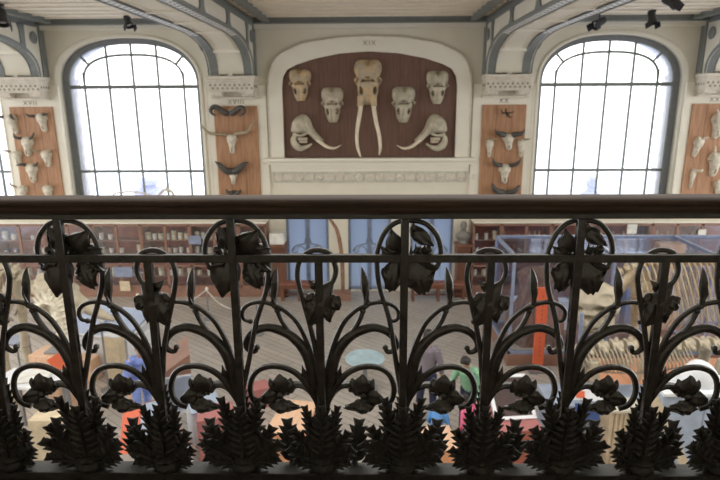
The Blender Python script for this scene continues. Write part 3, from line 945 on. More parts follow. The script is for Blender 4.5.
def elephant_side(sg, label):
    """skull seen from its side; sg=1 faces right"""
    cx = sg*-1.0
    c = W(369-sg*62, 148)
    t = thing('elephant_skull', label, 'skull', (c.x, WALL-.01, c.z), 0, 'elephant skulls in the niche')
    s = .0275
    def q(px, py, y=-.20): return V((sg*(px-307)*s, y, (148-py)*s))
    out = [(292, 130), (293, 123), (297, 117.5), (304, 113.8), (309, 116), (312, 121), (314, 127), (318, 133), (324, 139), (323.5, 141.5), (319, 141), (314.5, 137.5), (310, 134), (304, 133), (298, 133), (294, 132)]
    oc = crom([q(*p, 0) for p in out], 4, True)
    cen = q(304, 126, 0); rings = []
    for (f, y) in ((1.0, 0), (1.0, -.14), (.95, -.24), (.80, -.33), (.55, -.385), (.28, -.40), (.03, -.405)):
        rings.append([cen+(p-cen)*f+V((0, y, 0)) for p in oc])
    MB().loft(rings).build('cranium', M['bone_grey'], t, smooth=60)
    tb = MB()   # domed temple, cheek arch
    tb.blob(q(302, 124, -.34), (.20, .11, .20), 16, 10)
    tb.tube(crom([q(295, 133, -.30), q(302, 134.5, -.40), q(308, 132.5, -.38), q(312, 128, -.34)], 4), .032, 8)
    tb.tube(crom([q(308, 120, -.36), q(311, 128, -.38), q(316, 136, -.34), q(322, 140.5, -.30)], 4), [.05, .06, .055, .05], 8)
    tb.build('temple', M['bone_grey'], t)
    jw = MB()
    jw.tube(crom([q(297, 134, -.24), q(294.5, 139, -.24), q(296.5, 144.5, -.25), q(302, 147.5, -.26), q(308, 146, -.26), q(313, 143, -.25)], 5), [.07, .095, .11, .09, .06, .025], 10, flat=.8)
    jw.build('lower_jaw', M['bone_grey'], t)
    th = MB()
    th.box(q(304, 138, -.26), (.26, .12, .08)); th.box(q(304.5, 141, -.26), (.22, .10, .06))
    th.build('molar_tooth', M['bone'], t, bevel=.01)
    tk = MB().tube(crom([q(317, 137.5, -.30), q(323, 142, -.34), q(329, 145.8, -.38), q(336, 147, -.40), q(343, 144, -.40)], 6), [.052, .050, .045, .032, .006], 10)
    tk.build('tusk', M['tusk'], t)
elephant_side(1, 'side view elephant skull at lower left of the niche, tusk pointing right')
elephant_side(-1, 'side view elephant skull at lower right of the niche, tusk pointing left')

BW_ = [(0, .50), (.06, .78), (.16, .92), (.27, 1.0), (.34, .98), (.42, .74), (.58, .56), (.74, .48), (.88, .46), (.96, .36), (1, .2)]
BD_ = [(0, .05), (.08, .13), (.3, .17), (.6, .13), (.85, .11), (1, .05)]
BDENT = [(.86, .29, .26, .07, .15), (0, .78, .30, .11, .09), (.55, .60, .2, .05, .02)]
S_ = .0279
def horned(cx, cy, w_px, h_px, horns, label, cat='skull', hm='horn', hr=.05, m='bone_white', tilt=0.0, name='horned_skull', group='horned skulls on the oak boards', fwd=.10, ey=None, thin=False):
    """cx, cy: top centre of the skull; horns: pixel paths from the root outwards"""
    c = W(cx, cy)
    t = thing(name, label, cat, (c.x, BY, c.z), 0, group)
    hw, H = w_px/2*S_*1.12, h_px*S_*1.04
    k = hw/.16
    R = Matrix.Rotation(math.radians(tilt), 4, 'Y')
    if h_px > 0:
        mb = relief(H, hw, BW_, [(a, b*k) for a, b in BD_], [(a, b, c_, d, e*k) for a, b, c_, d, e in BDENT], notch=.0, nt_=30, ns=20)
        mb.v = [R @ (p-V((0, 0, H))) for p in mb.v]
        mb.build('cranium', M[m], t, smooth=60)
    for hp in horns:
        P = []
        for i, (x, y) in enumerate(hp):
            w = W(x, y); f = i/(len(hp)-1)
            P.append(V((w.x-c.x, -.098-fwd*math.sin(f*PI*.75), w.z-c.z)))
        pts = crom(P, 6)
        rr = hr if isinstance(hr, list) else [hr, hr*.95, hr*.8, hr*.55, hr*.12]
        mb = MB()
        R0 = lerp_list(rr, len(pts))
        for i in range(len(pts)): R0[i] *= 1+.06*(1 if i % 2 else -1)*(1 if not thin else 0)
        mb.tube(pts, R0, 9)
        mb.build('horn', M[hm], t, smooth=60)
    return t
# board XVIII
horned(231, 109.5, 5, 6, [[(229.5, 113.5), (225.7, 112), (220.3, 107.3), (215.8, 106.8), (213.7, 110.5), (215.8, 114), (219, 115.2)], [(232.5, 113.5), (235.9, 112), (240.6, 108), (244.8, 107.6), (246.7, 111), (244.8, 114), (241, 115.8)]],
       'pair of curled dark horns at top of board XVIII', 'horns', 'horn', [.075, .078, .07, .06, .05, .035, .012], name='mounted_horns')
horned(232.5, 133.5, 9.5, 19, [[(229, 134), (222, 133.5), (212, 132.3), (207, 128), (202.5, 122)], [(236, 133.5), (243, 132.5), (250, 131), (254, 125), (257.5, 119.5)]],
       'white longhorn skull with very wide pale horns on board XVIII', hm='horn_pale', hr=[.045, .045, .042, .034, .008])
horned(234, 171, 7.5, 13, [[(233.5, 170.5), (229.5, 170), (225, 166.5), (221.5, 162.8), (217.8, 160.6)], [(235.5, 170.5), (239, 169.5), (243, 166), (246.5, 163), (250.5, 161.5)]],
       'small white skull under thick spreading grey horns on board XVIII', hr=[.10, .10, .085, .06, .015])
horned(236, 190, 4, 5, [[(235.5, 191), (233, 191.5), (230.5, 190.5), (228.3, 187.8)], [(236.5, 191), (239, 191.5), (241.5, 190.5), (243.3, 188.3)]],
       'low pair of short dark horns just above the handrail on board XVIII', 'horns', hr=[.06, .06, .05, .012], name='mounted_horns')
# board XX
t = horned(504, 113, 3, 0, [[(504, 112), (501, 113), (499.5, 110.5), (499, 108.5)], [(504, 112), (506.5, 113), (510, 112), (513, 111)], [(504, 108.5), (504, 112), (504.5, 116), (506, 117.5)], [(504, 112.5), (508, 117), (509.5, 116)]],
           'small dark spiky antlers at top of board XX', 'antlers', 'black', .02, name='mounted_antlers', fwd=.06, thin=True)
horned(507, 133.5, 11, 15.5, [[(503.5, 134.5), (499, 133.5), (495, 132), (492.5, 128.8)], [(510.5, 134.5), (515, 133.5), (519.5, 132.3), (522.3, 128.5)]],
       'white buffalo skull with upturned dark horns high on board XX', hr=[.075, .07, .05, .012], tilt=-6)
horned(489, 139, 7.2, 17, [[(487.5, 139), (485.5, 138.3), (483.8, 137.3)], [(490.5, 139), (493.5, 138.6), (496, 137.3)]],
       'narrow white skull with tiny horns at left edge of board XX', hr=[.025, .022, .008], hm='horn_pale')
horned(520.5, 139, 7.2, 17, [[(519, 139), (516, 138.5), (513.5, 137)], [(522, 139), (525, 138.5), (528, 138.2)]],
       'narrow white skull with tiny horns at right edge of board XX', hr=[.025, .022, .008], hm='horn_pale')
horned(504, 163.5, 11, 19, [[(500, 164.5), (495, 163.5), (491.3, 160.5), (490.2, 156.5)], [(508, 164.5), (512.5, 163.5), (516.5, 160.5), (518, 156.5)]],
       'white ox skull with crescent dark horns low on board XX', hr=[.06, .058, .04, .01])
horned(503, 189, 5, 5, [[(502, 191.5), (497, 190.5), (492.5, 187.5), (490, 182)], [(504, 191.5), (509, 191), (513.5, 188), (517, 184)]],
       'heavy dark horns with a small white scalp just above the handrail on board XX', 'horns', hr=[.085, .085, .075, .03], name='mounted_horns')
# board XVII
XV = [(12.5, 114.5, 10, 19, [[(8, 117), (4, 116), (0, 113.6), (-4, 113)], [(15, 115), (18, 117), (21, 119.5)]], 'white skull with dark horn reaching left, top left of board XVII', -14, 'horn'),
      (43, 113, 10, 18, [[(39, 116), (35, 115.5), (31, 113)], [(47, 114), (50, 114.5), (53, 113.3)]], 'white skull with dark stub horns, top right of board XVII', -8, 'horn'),
      (30, 136.5, 11, 19, [[(26, 138), (21.5, 136.5), (19.5, 132.5)], [(34, 138), (38, 136), (39.5, 132)]], 'yellowish skull with upturned horns in upper middle of board XVII', 4, 'horn'),
      (19, 150.5, 9.5, 14, [[(15, 151), (12, 150), (8, 149.5)], [(22, 150.5), (25, 150)]], 'grey white skull with straight side horn at left edge of board XVII', -6, 'horn_pale'),
      (48, 150, 10, 16, [[(44, 151), (40, 150), (37.5, 147)], [(52, 150.5), (55, 149.5), (57.5, 147.5)]], 'white skull with pale horns at right edge of board XVII', -6, 'horn_pale'),
      (34, 163, 11, 19, [[(30, 164), (26, 163.5), (22, 164.5)], [(38, 164.5), (41.5, 164), (43.5, 161)]], 'white hornless looking skull in lower middle of board XVII', 0, 'horn'),
      (25, 185, 10, 15, [[(21, 186), (17.5, 183.5), (15.3, 179.5)], [(29, 185.5), (31, 184)]], 'white skull with upturned horn at bottom left of board XVII', 0, 'horn_pale'),
      (50, 184.5, 10, 15, [[(46, 185.5), (42, 184.5)], [(54, 185.5), (57, 185), (59.5, 183.5)]], 'white skull with short side horns at bottom right of board XVII', 0, 'horn_pale')]
for cx, cy, w_, h_, hs, lb, tl, hm in XV:
    horned(cx, cy, w_, h_, hs, lb, hr=[.045, .04, .03, .01] if hm == 'horn' else [.035, .03, .01], tilt=tl, hm=hm)
# board XXI
XX_ = [(717, 113, 12, 24, [[(714, 117), (712, 113), (711.5, 109)], [(719, 115), (720, 111), (721, 107)]], 'white skull with two short prongs at upper right of board XXI', 4),
       (698, 137, 9, 19, [[(695, 139), (693.5, 136)], [(700, 138), (703, 136.5)]], 'white ragged skull slanting down at left of board XXI', 14),
       (714, 152, 13, 23, [[(710, 156), (709, 150), (709.5, 145)], [(718, 155), (719.5, 150), (719.5, 146)]], 'white skull with two tall prongs in middle of board XXI', 4),
       (691.5, 168.5, 5, 19, [[(692, 170), (695, 169.5), (697.5, 168.5)]], 'thin white bone with side prong at bottom left of board XXI', 4),
       (716, 180, 8, 14, [[(714, 182), (713, 178)], [(718, 182), (719, 178)]], 'small white pronged skull just above the handrail on board XXI', 0)]
for cx, cy, w_, h_, hs, lb, tl in XX_:
    horned(cx, cy, w_, h_, hs, lb, hr=[.04, .035, .015], tilt=tl, hm='bone_white')

# ------------------------------------------------------- ceiling spotlights
def spot(px, py, Y, label, size=1.0, aim=(0, -.4, -1)):
    p = at(px, py, Y)
    t = thing('spotlight', label, 'spotlight', (p.x, Y, CEIL-.06), 0, 'black ceiling spotlights')
    h = CEIL-.06-p.z
    MB().tube([V((0, 0, 0)), V((0, 0, -h+.10))], .018, 8).build('stem', M['black'], t)
    MB().box((0, 0, -.03), (.12, .12, .06)).build('mount', M['black'], t, bevel=.01)
    d = V(aim).normalized(); R = d.to_track_quat('Z', 'Y').to_matrix()
    MB().lathe([(.001, -.16), (.07, -.16), (.085, -.10), (.085, .02), (.105, .06), (.112, .13), (.10, .13), (.09, .06), (.001, .05)], (0, 0, -h), 18, R @ Matrix.Scale(size, 3)).build('housing', M['black'], t)
    MB().lathe([(.001, .055), (.088, .055), (.088, .065), (.001, .07)], (0, 0, -h), 16, R @ Matrix.Scale(size, 3)).build('lens', M['lens'], t)
    for q in (-1, 1):
        e = R @ V((q*.11*size, 0, .10))
        MB().box(V((0, 0, -h))+R @ V((q*.13*size, 0, .16*size)), (.02, .15*size, .12*size), R).build('barn_door', M['black'], t)
spot(128, 22, 15.0, 'black spotlight hanging above the left window', 1.0, (.35, -.3, -.8))
spot(599, 23, 14.6, 'black spotlight tilted sideways above the right window', 1.1, (-.8, -.3, -.5))
spot(652, 18, 14.6, 'tall black spotlight on a stem above the right window corner', 1.1, (.1, -.3, -1))
spot(671, 2, 13.0, 'black spotlight cut by the top edge of the picture at right', 1.1, (.7, -.5, -.5))
spot(2, 18, 13.0, 'black spotlight at the far left edge beside the iron rib', 1.2, (.2, -.4, -1))
# pale iron cresting on the left window sill
cr_ = thing('iron_cresting', 'pale curved iron cresting showing over the handrail at left window', 'ironwork', W(140, 196, .13))
o_ = V(cr_.location)
MB().tube(crom([W(*p, .13)-o_ for p in [(115, 194), (119, 192.2), (130, 191), (142, 192), (153, 194)]], 6), .026, 7).build('long_bow', M['stone'], cr_)
MB().tube(crom([W(*p, .13)-o_ for p in [(160, 195), (163, 191.5), (168, 188.8), (173, 191), (175.5, 195)]], 6), .036, 7).build('short_bow', M['stone'], cr_)
MB().lathe([(.001, -.09), (.02, -.08), (.02, -.02), (.05, 0), (.03, .03), (.03, .05), (.001, .09)], W(168.5, 188.5, .13)-o_, 12).build('knob', M['stone'], cr_)
MB().bx(-.9, 1.2, -.05, .05, 2.622-o_.z, -.02).build('base', M['stone'], cr_, smooth=0)
# things outdoors seen through the panes
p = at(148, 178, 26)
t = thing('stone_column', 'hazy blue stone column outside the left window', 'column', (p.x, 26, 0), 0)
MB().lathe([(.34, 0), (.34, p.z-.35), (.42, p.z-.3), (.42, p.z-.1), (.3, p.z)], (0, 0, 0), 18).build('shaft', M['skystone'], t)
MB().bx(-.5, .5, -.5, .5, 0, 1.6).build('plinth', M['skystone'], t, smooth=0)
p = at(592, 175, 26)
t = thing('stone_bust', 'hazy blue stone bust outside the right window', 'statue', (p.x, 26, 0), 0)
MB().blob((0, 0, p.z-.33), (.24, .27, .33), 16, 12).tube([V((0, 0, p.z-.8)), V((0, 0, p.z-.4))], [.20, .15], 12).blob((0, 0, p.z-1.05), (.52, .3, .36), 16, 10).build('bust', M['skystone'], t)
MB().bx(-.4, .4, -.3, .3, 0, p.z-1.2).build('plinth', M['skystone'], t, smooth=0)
# ------------------------------------------------------------ wall cabinets
CF, CBK = 15.45, 15.93
CW = 1.40
SHZ = [.62, 1.30, 1.70]                  # shelf heights
def cabinet(x0, w, label):
    t = thing('display_cabinet', label, 'cabinet', (x0+w/2, CF, 0), 0, 'glazed wall cabinets')
    h = w/2
    f = MB()
    f.bx(-h, h, 0, .48, 0, .30)
    for xx in (-h+.025, h-.025): f.bx(xx-.025, xx+.025, 0, .48, .30, 2.18)
    f.bx(-h, h, 0, .48, 2.16, 2.20)
    f.build('carcass', M['mahogany_pale'], t, smooth=0, bevel=.004)
    MB().bx(-h-.0, h+.0, -.03, .48, 2.20, 2.24).build('top', M['plaster_panel'], t, smooth=0)
    MB().bx(-h+.05, h-.05, .45, .47, .30, 2.16).build('back', M['shelfback'], t, smooth=0)
    for z in SHZ:
        MB().bx(-h+.05, h-.05, .06, .45, z-.03, z).build('shelf', M['mahogany_pale'], t, smooth=0)
    nd = 2 if w > 1 else 1
    for k in range(nd):
        a = -h+k*w/nd; b_ = a+w/nd
        d = MB()
        for xx in (a+.018, b_-.018): d.bx(xx-.018, xx+.018, -.02, .02, .30, 2.18)
        for z in (.33, .95, 2.15): d.bx(a, b_, -.02, .02, z-.025, z+.025)
        d = d.build('door', M['mahogany_pale'], t, smooth=0)
        MB().bx(a+.03, b_-.03, -.003, .003, .34, 2.14).build('door_pane', M['cabglass'], d, smooth=0)
        MB().blob((b_-.05 if k == 0 else a+.05, -.035, 1.1), (.015, .02, .015), 8, 6).build('knob', M['steel'], d)
    return t
def mk_jar(kind):
    r, h = (.085, .29) if kind == 0 else ((.070, .23) if kind == 1 else (.07, .22))
    mb = MB()
    if kind < 2: mb.lathe([(.001, 0), (r, 0), (r, h*.78), (r*.8, h*.86), (r*.78, h*.9), (.001, h*.9)], (0, 0, 0), 14)
    else: mb.bx(-r, r, -r*.7, r*.7, 0, h*.9)
    o = mb.build('specimen_jar', [M['jar'], M['jar_clear'], M['jar_blue']][kind], None, smooth=40 if kind < 2 else 0)
    l = MB()
    if kind < 2: l.lathe([(.001, h*.9), (r*.92, h*.9), (r*.92, h*.97), (r*.3, h), (.001, h)], (0, 0, 0), 14)
    else: l.bx(-r*1.04, r*1.04, -r*.75, r*.75, h*.9, h*.96)
    l.build('lid', M['lid'], o)
    MB().bx(-r*.5, r*.5, -r*1.04, -r*.72, h*.25, h*.5).build('paper_label', M['label'], o, smooth=0)
    return o
JK = [None]*3
def jar(kind, p, label, group):
    if JK[kind] is None: o = JK[kind] = mk_jar(kind)
    else: o = copy_tree(JK[kind])
    o.location = p; o.rotation_euler = (0, 0, random.uniform(-.1, .1)); o.scale = (random.uniform(.75, 1.0), 1, random.uniform(.62, 1.0))
    return tag(o, label, 'jar', group)
SHN = ['bottom', 'middle', 'top']
def bone_specimen(kind):
    mb = MB()
    if kind == 0:
        mb.blob((0, 0, .07), (.06, .07, .055), 10, 8).tube([V((.03, -.02, .06)), V((.10, -.05, .04))], [.035, .018], 8)
        mb.tube([V((0, 0, 0)), V((0, 0, .05))], .012, 6)
    else:
        mb.tube([V((0, 0, .02)), V((0, 0, .20))], [.022, .012, .022], 7).blob((0, 0, .21), (.032, .025, .022), 8, 6).bx(-.05, .05, -.04, .04, 0, .02)
    return mb.build('small_bone_specimen', M['bone'], None)
BK = [None]*2
def boneobj(kind, p, label, group):
    if BK[kind] is None: o = BK[kind] = bone_specimen(kind)
    else: o = copy_tree(BK[kind])
    o.location = p; o.rotation_euler = (0, 0, random.uniform(-.4, .4))
    return tag(o, label, 'specimen', group)
random.seed(5)
for side in (-1, 1):
    edge = 2.93
    spans = [(edge, .80)]+[(edge+.80+i*CW, CW) for i in range(5)]
    for ci, (a, w_) in enumerate(spans):
        x0 = -(a+w_) if side < 0 else a
        sd = 'left' if side < 0 else 'right'
        nm = ('narrow glazed cabinet nearest the blue doors on the %s' % sd) if ci == 0 else '%s wide glazed mahogany cabinet counted from the blue doors to the %s' % (ORD[ci-1], sd)
        cabinet(x0+.004, w_-.008, nm)
        cabn = ('narrow %s cabinet' % sd) if ci == 0 else '%s wide %s cabinet' % (ORD[ci-1], sd)
        if ci == 5 and side > 0: continue
        for si, z in enumerate(SHZ):
            if side < 0 or ci == 0:
                n = 3 if ci == 0 else (7 if ci in (1, 2) and si else 5)
                for q in range(n):
                    xx = x0+.14+(w_-.28)*q/(n-1)+random.uniform(-.02, .02)
                    kind = 2 if random.random() < .12 else (1 if random.random() < .45 else 0)
                    cn = ('yellowish', 'pale', 'dark blue')[kind]
                    if ci >= 3 and random.random() < .2: continue
                    jar(kind, (xx, CF+.20, z), '%s specimen jar, %s from left on %s shelf of %s' % (cn, ORD[q], SHN[si], cabn), 'jars on the %s shelf of the %s' % (SHN[si], cabn))
            elif si > 0:
                n = 9
                for q in range(n):
                    xx = x0+.12+(w_-.24)*q/(n-1)+random.uniform(-.015, .015)
                    kind = 0 if random.random() < .5 else 1
                    boneobj(kind, (xx, CF+.20, z), 'small %s, %s from left on %s shelf of %s' % (('skull on a pin', 'upright bone')[kind], ORD[q], SHN[si], cabn), 'bones on the %s shelf of the %s' % (SHN[si], cabn))
# white cards and blue panels inside or on the cabinets
def card(px, py, w_, h_, Y, m, label, name='label_card', cat='card', tilt=0):
    p = at(px, py, Y)
    o = MB().box((0, 0, 0), (w_, .012, h_), Matrix.Rotation(tilt, 3, 'X')).build(name, M[m], None, smooth=0)
    o.location = p
    return tag(o, label, cat)
card(632, 229, .27, .27, CF-.04, 'label', 'white square card on the front of the right cabinets')
card(702, 233, .22, .20, CF-.04, 'label', 'white card at the far right of the right cabinets')
card(123, 272, .55, .30, CF-.05, 'bluesteel', 'blue grey notice leaning on the lower left cabinets', 'notice_board', 'sign')
card(125, 286, .30, .30, CF-.05, 'cream', 'small framed cream picture below the blue grey notice', 'framed_picture', 'picture')
card(195, 240, .35, .25, CF-.05, 'bluesteel', 'small blue notice on the jar cabinet at left', 'notice_board', 'sign')

# ---------------------------------------------------------------- benches
def bench(px0, px1, Y, label):
    a, b_ = at(px0, 300, Y), at(px1, 300, Y)
    w_ = b_.x-a.x; h = w_/2
    t = thing('bench', label, 'bench', ((a.x+b_.x)/2, Y+.23, 0), 0, 'leather benches below the blue doors')
    MB().bx(-h, h, -.22, .13, .44, .54).build('seat', M['benchtop'], t, smooth=0, bevel=.03)
    MB().bx(-h+.03, h-.03, -.20, .11, .37, .44).build('frame', M['mahogany'], t, smooth=0)
    MB().bx(-h+.05, h-.05, -.02, .02, .12, .16).build('stretcher', M['mahogany'], t, smooth=0)
    for xx in (-h+.06, 0, h-.06):
        for yy in (-.17, .08):
            MB().bx(xx-.035, xx+.035, yy-.03, yy+.03, 0, .37).build('leg', M['mahogany'], t, smooth=0)
bench(280, 318, 15.05, 'red brown leather bench below the left blue door')
bench(411, 466, 15.05, 'longer red brown leather bench below the right blue door')
# pedestals
def pedestal(x, Y, h, label):
    t = thing('pedestal', label, 'pedestal', (x, Y, 0), 0, 'carved mahogany pedestals')
    MB().bx(-.22, .22, -.22, .22, 0, .18).build('base', M['mahogany'], t, smooth=0, bevel=.015)
    MB().bx(-.18, .18, -.18, .18, .18, h-.34).build('shaft', M['mahogany'], t, smooth=0, bevel=.01)
    c = MB().bx(-.20, .20, -.20, .20, h-.34, h-.10)
    for k in range(6): c.bx(-.18+k*.064, -.145+k*.064, -.215, -.2, h-.32, h-.13)
    c.build('carved_frieze', M['mahogany'], t, smooth=0)
    MB().bx(-.23, .23, -.23, .23, h-.10, h).build('cap', M['mahogany'], t, smooth=0, bevel=.015)
    return t
PR = at(463, 243, 15.65); PL = at(279, 243, 15.65)
pedestal(PR.x, 15.65, 1.58, 'carved mahogany pedestal carrying the grey bust')
pedestal(PL.x, 15.65, 1.58, 'carved mahogany pedestal carrying the white block')
wb_ = MB().bx(-.21, .21, -.2, .2, 0, .32).build('white_block', M['label'], None, smooth=0, bevel=.01)
wb_.location = (PL.x-.03, 15.65, 1.582); tag(wb_, 'white marble block on the left mahogany pedestal', 'block')
# grey bust: chest, neck, head with face
t = thing('plaster_bust', 'grey plaster bust of a man on the right mahogany pedestal', 'bust', (PR.x, 15.65, 1.582), -.1)
mb = MB()
mb.lathe([(.001, 0), (.14, 0), (.12, .04), (.09, .07), (.10, .1)], (0, 0, 0), 16)
mb.blob((0, 0, .20), (.23, .13, .15), 16, 10)
mb.tube([V((0, .01, .25)), V((0, -.01, .42))], [.085, .07], 12)
mb.blob((0, -.02, .49), (.082, .105, .125), 18, 14)
mb.tube([V((0, -.115, .52)), V((0, -.145, .475))], [.012, .022], 8)
mb.blob((0, -.10, .42), (.05, .04, .03), 10, 8)
for s_ in (-1, 1):
    mb.blob((s_*.03, -.105, .525), (.02, .012, .012), 8, 6)
    mb.blob((s_*.085, .0, .49), (.012, .025, .035), 8, 6)
mb.blob((0, .02, .545), (.092, .105, .09), 16, 10)
remesh(mb.build('bust', M['marble'], t), .012, 2)
# tall curved rib on a wooden base between the doors
b0 = at(342, 296, 15.3)
t = thing('whale_rib', 'tall brown curved rib standing on a wooden base between two blue doors', 'rib', (b0.x, 15.3, 0))
MB().bx(-.25, .25, -.2, .2, 0, .22).build('base', M['mahogany_pale'], t, smooth=0, bevel=.01)
o_ = V(t.location)
P = [at(343, 291, 15.3), at(342.5, 270, 15.3), at(341, 250, 15.3), at(337.5, 232, 15.3), at(332, 222, 15.3), at(325, 212, 15.3)]
P = [p-o_ for p in P]; P[0].z = .2
MB().tube(crom(P, 6), [.05, .06, .06, .055, .045, .03], 10, flat=.7, ref=(0, 1, 0)).build('rib_bone', M['brownhide'], t)

# -------------------------------------------------------- rope barrier posts
def stanchion(px, py, label, h=.95):
    p = atz(px, py, 0)
    t = thing('barrier_post', label, 'post', (p.x, p.y, 0), 0, 'rope barrier posts')
    MB().lathe([(.001, 0), (.15, 0), (.15, .02), (.03, .045), (.001, .045)], (0, 0, 0), 20).build('foot', M['steel'], t)
    MB().lathe([(.018, .03), (.018, h-.06)], (0, 0, 0), 12).build('pole', M['steel'], t)
    MB().lathe([(.02, h-.06), (.04, h-.04), (.042, h), (.02, h+.03), (.001, h+.035)], (0, 0, 0), 14).build('knob', M['label'], t)
    return V((p.x, p.y, h-.03))
s1 = stanchion(209, 319, 'grey barrier post on the parquet in front of the jar cabinets', .85)
s2 = stanchion(141, 326, 'grey barrier post on the parquet further left', .85)
s3 = stanchion(258, 334, 'grey barrier post holding the right end of the rope', .85)
def rope(a, b_, label):
    mid = (a+b_)/2-V((0, 0, .32))
    tag(MB().tube(crom([a+V((.0, -.05, 0)), (a+mid)/2-V((0, .05, .10)), mid-V((0, .05, 0)), (b_+mid)/2-V((0, .05, .10)), b_+V((0, -.05, 0))], 6), .016, 7).build('barrier_rope', M['rope'], None), label, 'rope', 'barrier ropes')
rope(s1, s3, 'pale sagging barrier rope right of the jar cabinet post')
rope(s2, s1, 'pale sagging barrier rope left of the jar cabinet post')
s4 = stanchion(109, 390, 'tall steel post with round foot at lower left beside the blue shirt', 1.5)

# ---------------------------------------------------------------- round table
p = atz(365, 359.5, .66)
t = thing('round_table', 'round pale blue topped table standing alone on the parquet', 'table', (p.x, p.y, 0))
MB().lathe([(.001, .66), (.37, .66), (.39, .685), (.37, .71), (.001, .71)], (0, 0, 0), 36).build('table_top', M['paleblue'], t)
MB().lathe([(.05, .03), (.045, .5), (.10, .66)], (0, 0, 0), 16).build('column', M['steel'], t)
MB().lathe([(.001, 0), (.28, 0), (.27, .03), (.06, .05), (.001, .05)], (0, 0, 0), 24).build('foot', M['steel'], t)

# ------------------------------------------------------------ boxes and signs
def box_thing(name, label, cat, c, d, m, rz=0.0, top=None, bev=.008, extra=None):
    t = thing(name, label, cat, (c[0], c[1], 0), rz)
    x, y, z = d[0]/2, d[1]/2, d[2]
    b0 = c[2] if len(c) > 2 else 0
    MB().bx(-x, x, -y, y, b0, z-(.03 if top else 0)).build('body', M[m], t, smooth=0, bevel=bev)
    if top: MB().bx(-x-.012, x+.012, -y-.012, y+.012, z-.03, z).build('top', M[top], t, smooth=0, bevel=bev)
    MB().bx(-x+.03, x-.03, -y+.03, y-.03, 0.0, .001 if b0 == 0 else b0).build('foot', M['black'], t, smooth=0) if b0 > 0 else None
    return t
# orange tan wooden box left of centre
q = atz(290, 427, .75)
box_thing('wooden_box', 'orange tan wooden box with pale top left of the middle of the floor', 'box', (q.x, q.y+.30), (.56, .95, .75), 'tanbox', math.radians(-10), 'tanbox_top')
q = atz(214, 420, .7)
box_thing('display_plinth', 'pinkish red plinth with white top behind the railing left of the tan box', 'plinth', (q.x, q.y+.1), (.55, .5, .80), 'pinkred', math.radians(14))
q = atz(262, 388, .4)
box_thing('display_plinth', 'small dull pink box on the floor behind the tan box', 'plinth', (q.x-.1, q.y+.1), (.42, .35, .40), 'pinkred', math.radians(30))
q = atz(440, 430, .7)
box_thing('wooden_box', 'long orange wooden counter beside the crowd right of centre', 'counter', (q.x-.04, q.y-.22), (.44, .60, .72), 'tanbox', math.radians(6), 'tanbox_top')
# terracotta display stand with white framed sloping top
q = atz(512, 432, .95)
t = thing('display_stand', 'terracotta red display stand with sloping dark panel framed in white', 'display stand', (q.x, q.y+.45, 0), math.radians(6))
MB().bx(-.20, .42, -.45, .45, 0, .95).build('plinth', M['terracotta'], t, smooth=0, bevel=.008)
MB().bx(-.21, .43, -.46, .46, .95, .965).build('ledge', M['pinkred'], t, smooth=0)
R = Matrix.Rotation(math.radians(38), 3, 'X')
MB().box((.11, .10, 1.17), (.54, .62, .04), R).build('sloping_panel', M['redwood'], t, smooth=0)
f = MB()
for a, b_ in (((.05, -.21), (.66, .04)), ((.05, .41), (.66, .04))): pass
for s_ in (-1, 1): f.box(V((.11+s_*.29, .10, 1.19)), (.05, .66, .05), R)
f.box(V((.11, .10, 1.19))+R @ V((0, -.33, 0)), (.63, .05, .05), R)
f.box(V((.11, .10, 1.19))+R @ V((0, .33, 0)), (.63, .05, .05), R)
f.build('white_frame', M['white'], t, smooth=0)
# orange signs
q = atz(537, 371, 0)
t = thing('sign_panel', 'tall narrow orange sign panel standing before the glass case', 'sign', (q.x, q.y, 0), math.radians(4))
MB().bx(-.11, .11, -.03, .03, .04, 1.86).build('panel', M['orange'], t, smooth=0, bevel=.004)
MB().bx(-.20, .20, -.14, .14, 0, .04).build('foot', M['steel'], t, smooth=0)
tp = MB()
for k in range(14): tp.bx(-.012, .012, -.033, -.029, .35+k*.10, .40+k*.10)
tp.build('printed_line', M['terracotta'], t, smooth=0)

# ---------------------------------------------------------- tall glass case
fx = at(509, 330, 11.1).x
GX0, GX1, GY0, GY1, GH = fx, fx+6.2, 11.1, 12.8, 2.46
t = thing('glass_case', 'tall blue framed glass case along the right side holding a brown specimen', 'display case', ((GX0+GX1)/2, (GY0+GY1)/2, 0))
hx, hy = (GX1-GX0)/2, (GY1-GY0)/2
MB().bx(-hx, hx, -hy, hy, 0, .27).build('plinth', M['mahogany_pale'], t, smooth=0, bevel=.01)
for sx in (-1, -1/3, 1/3, 1):
    for sy in (-1, 1):
        MB().bx(sx*(hx-.03)-.03, sx*(hx-.03)+.03, sy*(hy-.03)-.03, sy*(hy-.03)+.03, .27, GH).build('post', M['bluesteel'], t, smooth=0)
for z in (.31, GH):
    r_ = MB()
    for sy in (-1, 1): r_.bx(-hx, hx, sy*(hy-.03)-.03, sy*(hy-.03)+.03, z-.035, z+.035)
    for sx in (-1, -1/3, 1/3, 1): r_.bx(sx*(hx-.03)-.03, sx*(hx-.03)+.03, -hy, hy, z-.035, z+.035)
    r_.build('rail', M['bluesteel'], t, smooth=0)
MB().bx(-hx+.06, hx-.06, -hy+.02, -hy+.028, .34, GH-.04).build('front_pane', M['vitrine'], t, smooth=0)
MB().bx(-hx+.06, hx-.06, hy-.028, hy-.02, .34, GH-.04).build('back_pane', M['vitrine'], t, smooth=0)
for sx in (-1, 1): MB().bx(sx*(hx-.03)-.004, sx*(hx-.03)+.004, -hy+.06, hy-.06, .34, GH-.04).build('side_pane', M['vitrine'], t, smooth=0)
MB().bx(-hx+.06, hx-.06, -hy+.06, hy-.06, GH-.004, GH+.004).build('top_pane', M['vitrine'], t, smooth=0)
